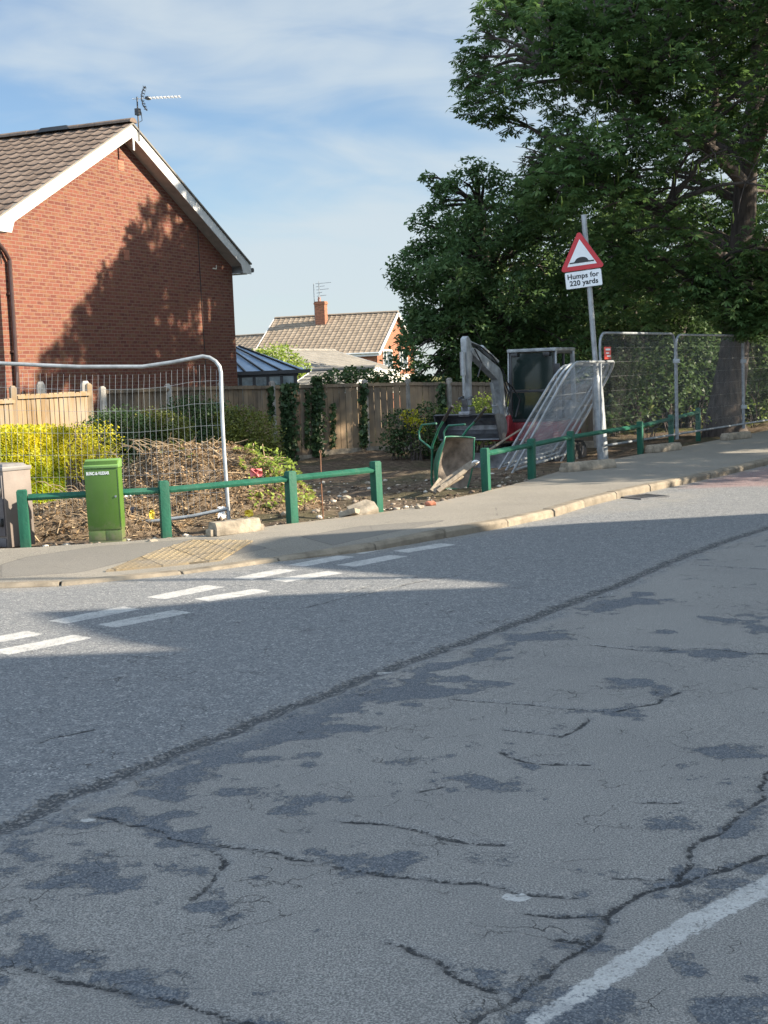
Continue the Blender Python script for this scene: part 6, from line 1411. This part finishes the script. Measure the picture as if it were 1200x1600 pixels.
while k < N_:
    t = rc.random(); base = BAC[3:14]; i = rc.integers(0, len(base) - 1); f_ = rc.random(); p = base[i] * (1 - f_) + base[i + 1] * f_; dv_ = base[i + 1] - base[i]; nv = np.array([-dv_[1], dv_[0]]) / np.linalg.norm(dv_)
    off = (rc.random() ** 2.2) * 11 - 0.12; q = p + nv * off
    if q[1] > 31: continue
    xs_.append((q[0], q[1], off)); k += 1
q = np.array(xs_); dd_, ss_ = pl_dist(q[:, 0], q[:, 1], BAC); zz_ = site_z(q[:, 0], q[:, 1], dd_ * ss_); sz = 0.005 + 0.03 * rc.random(N_) ** 6 + 0.010 * np.clip(q[:, 2], 0, 4) / 4
keep = dd_ * ss_ > 0.0; 
for i in np.where(keep)[0]:
    Vv = iv_ * (sz[i] * (0.7 + 0.6 * rc.random((12, 1)))) * np.array([1.2, 1, .7]) + np.array([q[i, 0], q[i, 1], zz_[i] + sz[i] * .2]); F_all.append(if_ + 12 * len(V_all)); V_all.append(Vv)
def mat_stone():
    t = NT('stones_and_clods'); g = t.n('ShaderNodeNewGeometry').outputs['Random Per Island']; f = t.noise(30, 4, .6); c = t.ramp(g, [(0.2, (0.06, 0.045, 0.035)), (0.6, (0.17, 0.13, 0.10)), (0.85, (0.33, 0.29, 0.24)), (1.0, (0.5, 0.46, 0.4))]); t.bump(f, .6, .01); return t.fin(c, .92, spec=.15)
M['stones'] = mat_stone()
o = mesh_np('loose_stones', np.vstack(V_all), np.vstack(F_all), M['stones']); attr(o, 'loose stones and clods scattered over the bare building site and along the footway edge', 'stones', kind='stuff')
# broken slabs and larger pieces
def slab(x, y, z, d, rz, tilt, label, mat='block', seed=1):
    c = gp(x, y, z); m = MB(); L, w_, h = d; pr = [(-L / 2, -w_ / 2), (L * .42, -w_ / 2 * .9), (L / 2, w_ * .1), (L * .35, w_ / 2), (-L * .38, w_ * .46)]
    m.prism(pr, 2, -h / 2, h / 2); o = m.build('broken_slab', M[mat], None, bevel=0.008); o.location = c; o.rotation_euler = (tilt[0], tilt[1], rz); return attr(o, label, 'broken slab')
slab(566, 797, 0.04, (0.34, 0.26, 0.07), R(25), (R(22), R(-14)), 'broken concrete slab propped beside the end post of the left green rail')
slab(548, 803, 0.01, (0.30, 0.22, 0.06), R(70), (R(-14), R(12)), 'lower broken slab lying left of the propped one')
for k, (x, y, z, s_, lb) in enumerate([(447, 803, 0.02, .045, 'small pinkish stone behind the second green post from the gap'), (540, 778, -.05, .05, 'small pale stone on the soil above the broken slab'), (575, 755, -.08, .04, 'tiny pale stone farther out on the bare soil'), (655, 792, 0.02, .04, 'pale stone at the rubble edge below the wheelbarrow'), (672, 787, .02, .05, 'brick fragment at the rubble edge below the wheelbarrow'), (238, 846, -.02, .04, 'small brick fragment at the foot of the first green post')]):
    stone(gp(x, y, z), (s_ * 1.3, s_, s_ * .7), 'block' if k != 4 else 'terracotta', lb, seed=k)
# litter caught in the heap
def scrap(x, y, Yc, s_, mat, label, seed):
    r_ = random.Random(seed); m = MB(); o_ = Vector(at(x, y, Yc)); n_ = 5; vs = []
    for i in range(n_):
        for j in range(n_): vs.append(((i / 4 - .5) * s_[0] + r_.uniform(-.01, .01), r_.uniform(-.03, .03), (j / 4 - .5) * s_[1] + r_.uniform(-.01, .01)))
    m.add(vs, [(i * n_ + j, (i + 1) * n_ + j, (i + 1) * n_ + j + 1, i * n_ + j + 1) for i in range(4) for j in range(4)]); m.add([(v[0], v[1] + .004, v[2]) for v in vs], [(i * n_ + j + 1, (i + 1) * n_ + j + 1, (i + 1) * n_ + j, i * n_ + j) for i in range(4) for j in range(4)])
    o = m.build('litter', M[mat], None); o.location = o_; return attr(o, label, 'litter')
scrap(389, 802, 14.35, (.09, .07), 'lit2', 'crumpled yellow scrap of litter on the soil just above the concrete foot', 1); scrap(237, 805, 14.25, (.06, .10), 'lit2', 'pale yellow scrap beside the first green post at the foot of the heap', 2)
scrap(400, 739, 14.8, (.13, .09), 'lit3', 'pinkish red scrap of litter on the right of the soil heap', 3); scrap(347, 800, 14.5, (.08, .13), 'lit1', 'white scrap of litter beside the bent panel upright', 4)
scrap(198, 808, 14.3, (.15, .22), 'lit4', 'dark blue bag in the heap right beside the green cabinet', 5); scrap(201, 773, 14.6, (.07, .05), 'lit1', 'small white scrap in the heap above the rail near the green cabinet', 6)

# ================================================================== wheelbarrow tipped up on its nose
wbp = at(706, 770, 17.9); wz = gz(wbp[0], 17.9); wheel = empty('wheelbarrow', (wbp[0], 17.9, wz), 0, 'green wheelbarrow with a muddy pan tipped up on end, left of the leaning mesh panels', 'wheelbarrow')
# local frame: x along the barrow (0 nose at the ground, upwards when tipped), y across, z = open side of the pan
def lerp(a, b, t): return a + (b - a) * t
pan_o, pan_i = [], []
m = MB(); NL, NC = 12, 12
def pan(u, v, inset=0.0):
    """u along 0..1, v around -1..1: a rounded tub"""
    Lx = 0.72; hw = 0.30 * (0.86 + 0.14 * math.sin(math.pi * min(1, u * 1.1))); dep = 0.27 * math.sin(math.pi * min(1, max(0, u * 0.92 + 0.06))) ** 0.55
    y = hw * (abs(v) ** 0.9) * (1 if v > 0 else -1); z = -dep * (1 - abs(v) ** 3.2)
    return Vector((0.0 + u * Lx, y, z + inset))
for side, off in ((0, 0.0), (1, -0.008)):
    vs = [pan(i / NL, -1 + 2 * j / NC) + Vector((0, 0, off)) for i in range(NL + 1) for j in range(NC + 1)]
    fs = [(i * (NC + 1) + j, (i + 1) * (NC + 1) + j, (i + 1) * (NC + 1) + j + 1, i * (NC + 1) + j + 1) for i in range(NL) for j in range(NC)]
    if side: fs = [f[::-1] for f in fs]
    m.add(vs, fs, side)
pano = None
me_pan = m
rim = MB(); hw = 0.30
rp = [pan(u, -1) for u in np.linspace(0, 1, 10)] + [pan(1, v) for v in np.linspace(-0.8, 0.8, 5)] + [pan(u, 1) for u in np.linspace(1, 0, 10)] + [pan(0, v) for v in np.linspace(0.8, -0.8, 5)] + [pan(0, -1)]
rim.tube(rp, 0.012, 8)
fr = MB()
for sy in (-1, 1):
    fr.tube([(-0.22, sy * 0.05, -0.22), (0.05, sy * 0.12, -0.30), (0.55, sy * 0.20, -0.30), (0.80, sy * 0.25, -0.16), (0.98, sy * 0.28, -0.02), (1.12, sy * 0.29, 0.08)], 0.016, 8)
gr = MB()
for sy in (-1, 1):
    g1 = MB(); g1.tube([(0.93, sy * 0.272, -0.06), (0.98, sy * 0.28, -0.02), (1.15, sy * 0.292, 0.10)], 0.022, 8); g1.build('grip', M['black'], wheel, smooth=True)
lg = MB()
for sy in (-1, 1):
    lg.tube([(0.50, sy * 0.20, -0.30), (0.58, sy * 0.22, -0.56), (0.68, sy * 0.22, -0.60), (0.78, sy * 0.23, -0.54), (0.86, sy * 0.25, -0.22)], 0.014, 8)
wh = MB(); ring = [(-0.16 + 0.17 * math.cos(a_), 0, -0.25 + 0.17 * math.sin(a_)) for a_ in np.linspace(0, 2 * math.pi, 21)]; wh.tube(ring, 0.035, 8, cap=False)
hb_ = MB(); hb_.tube([(-0.16, -0.05, -0.25), (-0.16, 0.05, -0.25)], 0.03, 10); hb_.tube([(-0.16, -0.008, -0.25), (-0.16, 0.008, -0.25)], 0.145, 18)
parts = [(m, 'pan', [M['mud'], M['barrow']], True), (rim, 'rim', M['barrow'], True), (fr, 'frame', M['barrow'], True), (lg, 'leg', M['barrow'], True), (wh, 'tyre', M['track'], True), (hb_, 'hub', M['galv_dull'], True)]
for q_, nm, mt_, sm in parts: q_.build(nm, mt_, wheel, smooth=True, angle=60)
X_ = Vector((0.17, -0.10, 0.97)).normalized(); Zf = Vector((0.60, -0.80, 0.0)); Zf = (Zf - X_ * Zf.dot(X_)).normalized(); Yf2 = Zf.cross(X_)
Mx = Matrix.Identity(4)
for i in range(3): Mx[i][0] = X_[i]; Mx[i][1] = Yf2[i]; Mx[i][2] = Zf[i]
pw = at(706, 764, 17.7)
Mx[0][3], Mx[1][3], Mx[2][3] = pw[0], pw[1], pw[2] - 0.02
bpy.context.view_layer.update(); wheel.matrix_world = Mx
# splintered planks propped in front of it
def plank(pts, w_, t_, label, mat='plank'):
    m = MB(); o_ = Vector(pts[0]); 
    m.beam((0, 0, 0), Vector(pts[1]) - o_, w_, t_, up=(0.5, -0.4, 0.8)); o = m.build('scrap_plank', M[mat], None, bevel=0.004); o.location = o_; return attr(o, label, 'plank', 'scrap planks by the wheelbarrow')
plank([at(672, 768, 16.7), at(738, 722, 17.1)], 0.05, 0.035, 'uppermost dark scrap plank propped across the foot of the wheelbarrow')
plank([at(684, 768, 16.6), at(745, 722, 17.0)], 0.05, 0.03, 'middle scrap plank with a pale broken end below the wheelbarrow')
plank([at(690, 762, 16.65), at(722, 743, 16.9)], 0.07, 0.03, 'short pale scrap plank under the two longer ones')
plank([at(676, 769, 16.65), at(690, 750, 16.9)], 0.09, 0.03, 'stubby light wood offcut standing against the barrow nose')
stone(at(743, 722, 17.0), (.05, .03, .03), 'lit1', 'pale splintered wood lump at the plank end', 'wood scrap', 9, 'wood_scrap')

# ================================================================== mini excavator
exc = at(836, 700, 28.0); ez0 = -0.56
ex = empty('mini_excavator', (exc[0], 28.0, ez0), math.atan2(-0.89, -0.45), 'red and pale grey mini excavator with its arm folded down, behind the leaning mesh panels', 'excavator')
tk = None
for sy in (-1, 1):
    m = MB(); tr = []
    for a_ in np.linspace(math.pi / 2, 3 * math.pi / 2, 8): tr.append((-0.85 + 0.24 * math.cos(a_), 0.25 + 0.24 * math.sin(a_)))
    for a_ in np.linspace(-math.pi / 2, math.pi / 2, 8): tr.append((0.85 + 0.24 * math.cos(a_), 0.25 + 0.24 * math.sin(a_)))
    m.prism(tr, 1, sy * 0.62 - 0.16, sy * 0.62 + 0.16)
    for k in range(-8, 9): m.box((k * 0.11, sy * 0.62, 0.495), (0.045, 0.31, 0.03)); m.box((k * 0.11, sy * 0.62, 0.005), (0.045, 0.31, 0.02))
    t_ = m.build('track', M['track'], ex, bevel=0.01)
    m = MB()
    for k in (-0.85, 0.85): m.tube([(k, sy * 0.62 - 0.175, 0.25), (k, sy * 0.62 + 0.175, 0.25)], 0.15, 14)
    for k in (-0.4, 0.0, 0.4): m.tube([(k, sy * 0.62 - 0.17, 0.12), (k, sy * 0.62 + 0.17, 0.12)], 0.08, 12)
    m.build('wheel', M['steel'], t_, smooth=True)
m = MB(); m.box((0, 0, 0.38), (1.3, 0.95, 0.2)); m.tube([(0, 0, 0.46), (0, 0, 0.60)], 0.36, 20); m.build('undercarriage', M['steel'], ex)
m = MB(); m.prism([(1.50, 0.08), (1.62, 0.04), (1.57, 0.22), (1.60, 0.42), (1.53, 0.42), (1.50, 0.22)], 1, -0.78, 0.78); bl_o = m.build('dozer_blade', M['steel'], ex, bevel=0.01)
m = MB()
for sy in (-1, 1): m.beam((0.6, sy * 0.3, 0.30), (1.52, sy * 0.45, 0.24), 0.08, 0.1)
m.build('blade_arm', M['steel'], bl_o)
m = MB()
m.prism([(-1.05, -0.60), (-0.85, -0.74), (0.62, -0.74), (0.72, -0.60), (0.72, 0.66), (0.62, 0.74), (-0.85, 0.74), (-1.05, 0.60)], 2, 0.60, 0.98); m.build('body', M['red'], ex, bevel=0.03)
m = MB(); m.prism([(-1.05, 0.985), (-0.35, 0.985), (-0.35, 1.40), (-0.95, 1.32)], 1, -0.66, 0.70); m.box((0.15, -0.52, 1.14), (0.95, 0.36, 0.30)); m.build('engine_cover', M['machine'], ex, bevel=0.03)
# cab
x0, x1, y0, y1, z0, z1c = -0.55, 0.60, -0.28, 0.68, 0.985, 2.42
m = MB(); pr_ = 0.055
for (x, y) in ((x0, y0), (x0, y1), (x1, y1), (x1, y0)): m.beam((x, y, z0), (x - (0.06 if x > 0 else 0), y, z1c), pr_, pr_, up=(1, 0, 0))
for y in (y0, y1): m.beam((x0, y, z0 + .03), (x1, y, z0 + .03), pr_, pr_); m.beam((x0, y, z1c - .03), (x1 - .06, y, z1c - .03), pr_, pr_)
m.beam((x1, y0, z0 + .03), (x1, y1, z0 + .03), pr_, pr_); m.beam((x1 - .03, y0, 1.62), (x1 - .03, y1, 1.62), 0.03, 0.05); m.beam((0.1, y1 + .0, z0), (0.02, y1, z1c), 0.05, 0.05, up=(1, 0, 0)); cabf = m.build('cab_frame', M['upvc_dark'], ex, bevel=0.008)
m = MB(); m.beam((x0 - .03, y1 + .01, z0 - .02), (x0 + .02, y1 + .01, z1c), 0.09, 0.09, up=(1, 0, 0)); m.box((x0 + .12, y1 + .012, z0 + .18), (0.34, 0.05, 0.34)); m.build('rear_pillar', M['machine'], ex, bevel=0.02)
for yt in (y0 - .035, y1 + .035):
    m = MB(); m.beam((x1 + .03, yt, z0 + .55), (x1 - .03, yt, z1c), 0.03, 0.03, up=(1, 0, 0)); m.build('door_trim', M['machine'], ex)
m = MB(); m.box(((x0 + x1) / 2 - .02, (y0 + y1) / 2, z1c + 0.03), (x1 - x0 + 0.12, y1 - y0 + 0.1, 0.07)); m.build('cab_roof', M['machine'], ex, bevel=0.025)
m = MB(); m.box((x0 - 0.42, (y0 + y1) / 2, z1c + 0.01), (0.75, 0.06, 0.05)); m.build('roof_bar', M['machine'], ex)
m = MB(); m.box((x1 - 0.03, (y0 + y1) / 2, 2.02), (0.012, y1 - y0 - .08, 0.74)); m.box((x1 - 0.01, (y0 + y1) / 2, 1.32), (0.012, y1 - y0 - .08, 0.54)); 
gm = NT('dark_cab_glass').fin((0.012, 0.022, 0.020), 0.10, spec=0.5); m.build('cab_glass', gm, ex)
m = MB(); m.box((-0.12, .2, 1.32), (0.45, 0.46, 0.14)); m.box((-0.34, .2, 1.66), (0.12, 0.44, 0.62)); m.box((-0.36, .2, 2.04), (0.09, 0.24, 0.16)); m.box((-0.1, .2, 1.12), (0.35, 0.3, 0.27)); m.build('seat', M['black'], ex, bevel=0.03)
m = MB(); m.tube([(0.32, .02, 1.0), (0.28, .02, 1.5)], 0.02, 8); m.tube([(0.28, .02, 1.49), (0.28, .02, 1.56)], 0.035, 8); m.build('control_lever', M['black'], ex)
for yl in (y0 + 0.12, y1 - 0.15):
    m = MB(); m.box((x1 + .02, yl, 2.36), (0.08, 0.14, 0.08)); m.build('work_lamp', M['black'], ex, bevel=0.01)
m = MB(); m.tube([(x1 + .02, y1 - .05, 1.2), (x1 + .12, y1 + .05, 1.5), (x1 + .08, y1 + .06, 2.0)], 0.014, 6); m.box((x1 + .08, y1 + .08, 2.05), (0.04, 0.14, 0.22)); m.build('mirror', M['black'], ex, bevel=0.008)
# boom swing post
by = -0.33
m = MB(); m.prism([(0.66, 0.62), (1.02, 0.62), (1.10, 0.80), (1.02, 1.12), (0.92, 1.15), (0.80, 0.98), (0.66, 0.96)], 1, by - 0.17, by - 0.09); m.prism([(0.66, 0.62), (1.02, 0.62), (1.10, 0.80), (1.02, 1.12), (0.92, 1.15), (0.80, 0.98), (0.66, 0.96)], 1, by + 0.09, by + 0.17); m.box((0.82, by, 0.70), (0.28, 0.18, 0.16)); m.build('swing_bracket', M['red'], ex, bevel=0.015)
def plate_arm(profile, y, w_, mat, name): 
    m = MB(); m.prism(profile, 1, y - w_ / 2, y + w_ / 2); return m.build(name, mat, ex, bevel=0.006)
boom = plate_arm([(0.88, 0.82), (1.00, 0.80), (1.12, 1.40), (1.36, 2.06), (2.60, 2.72), (2.66, 2.80), (2.62, 2.88), (2.46, 2.87), (1.22, 2.36), (1.08, 2.18), (0.97, 1.55)], by, 0.15, M['machine'], 'boom')
m = MB(); m.tube([(1.14, by, 1.02), (1.36, by, 1.40)], 0.065, 12); m.build('cylinder', M['machine'], boom, smooth=True); m = MB(); m.tube([(1.36, by, 1.40), (1.52, by, 1.98)], 0.033, 10); m.build('piston', M['galv'], boom, smooth=True)
m = MB(); m.tube([(1.22, by, 2.52), (2.0, by, 2.90)], 0.06, 12); m.tube([(2.0, by, 2.90), (2.75, by, 3.08)], 0.03, 10); m.build('top_cylinder', M['machine'], boom, smooth=True)
m = MB()
for dy in (-0.06, 0.0, 0.06): m.tube([(0.95, by + dy + .05, 1.2), (0.88, by + dy + .12, 1.7), (1.05, by + dy, 2.30), (1.6, by + dy, 2.68), (2.2, by + dy, 2.92), (2.55, by + dy, 2.98)], 0.016, 6)
m.tube([(2.62, by + .12, 2.85), (2.42, by + .18, 2.5), (2.55, by + .14, 2.15)], 0.015, 6); m.tube([(0.80, by + .22, 1.1), (0.72, by + .30, 1.5), (0.90, by + .2, 1.85), (1.0, by + .15, 1.95)], 0.018, 6); m.build('hose', M['black'], boom, smooth=True)
arm = plate_arm([(2.56, 2.72), (2.66, 3.08), (2.78, 3.17), (2.88, 3.10), (2.86, 2.66), (2.78, 1.45), (2.68, 1.45), (2.65, 2.40)], by, 0.12, M['machine'], 'arm')
m = MB(); m.tube([(2.94, by, 2.78), (2.93, by, 2.20)], 0.055, 12); m.tube([(2.93, by, 2.2), (2.92, by, 1.70)], 0.028, 10); m.build('cylinder', M['galv'], arm, smooth=True)
m = MB(); m.beam((2.73, by - .1, 1.66), (2.96, by - .1, 1.62), 0.03, 0.06); m.beam((2.73, by + .1, 1.66), (2.96, by + .1, 1.62), 0.03, 0.06); m.beam((2.94, by, 1.62), (2.86, by, 1.32), 0.10, 0.06, up=(1, 0, 0)); m.box((2.76, by, 1.36), (0.26, 0.18, 0.12)); m.box((2.80, by, 1.26), (0.32, 0.22, 0.10)); m.build('linkage', M['steel'], arm, bevel=0.008)
# grading bucket: curled shell with side plates
m = MB(); bc = (2.62, 0.98); arc = [(bc[0] + 0.28 * math.cos(t_), bc[1] + 0.25 * math.sin(t_)) for t_ in np.linspace(R(70), R(295), 12)]; bw2 = 0.62
arc = [(2.98, 1.24), (2.84, 1.26)] + arc[1:]
inn = [(x + (bc[0] - x) * 0.06, z + (bc[1] - z) * 0.06) for x, z in arc]; m.prism(arc + inn[::-1], 1, by - bw2, by + bw2)
for sy in (-1, 1): m.prism(arc, 1, by + sy * bw2, by + sy * (bw2 + 0.02))
m.build('bucket', M['steel'], arm, bevel=0.0)
def lower(o):
    for v in o.data.vertices:
        if v.co.z > 1.3: v.co.z = 1.3 + (v.co.z - 1.3) * 0.77
    for c in o.children: lower(c)
lower(boom); lower(arm)
bpy.context.view_layer.update()
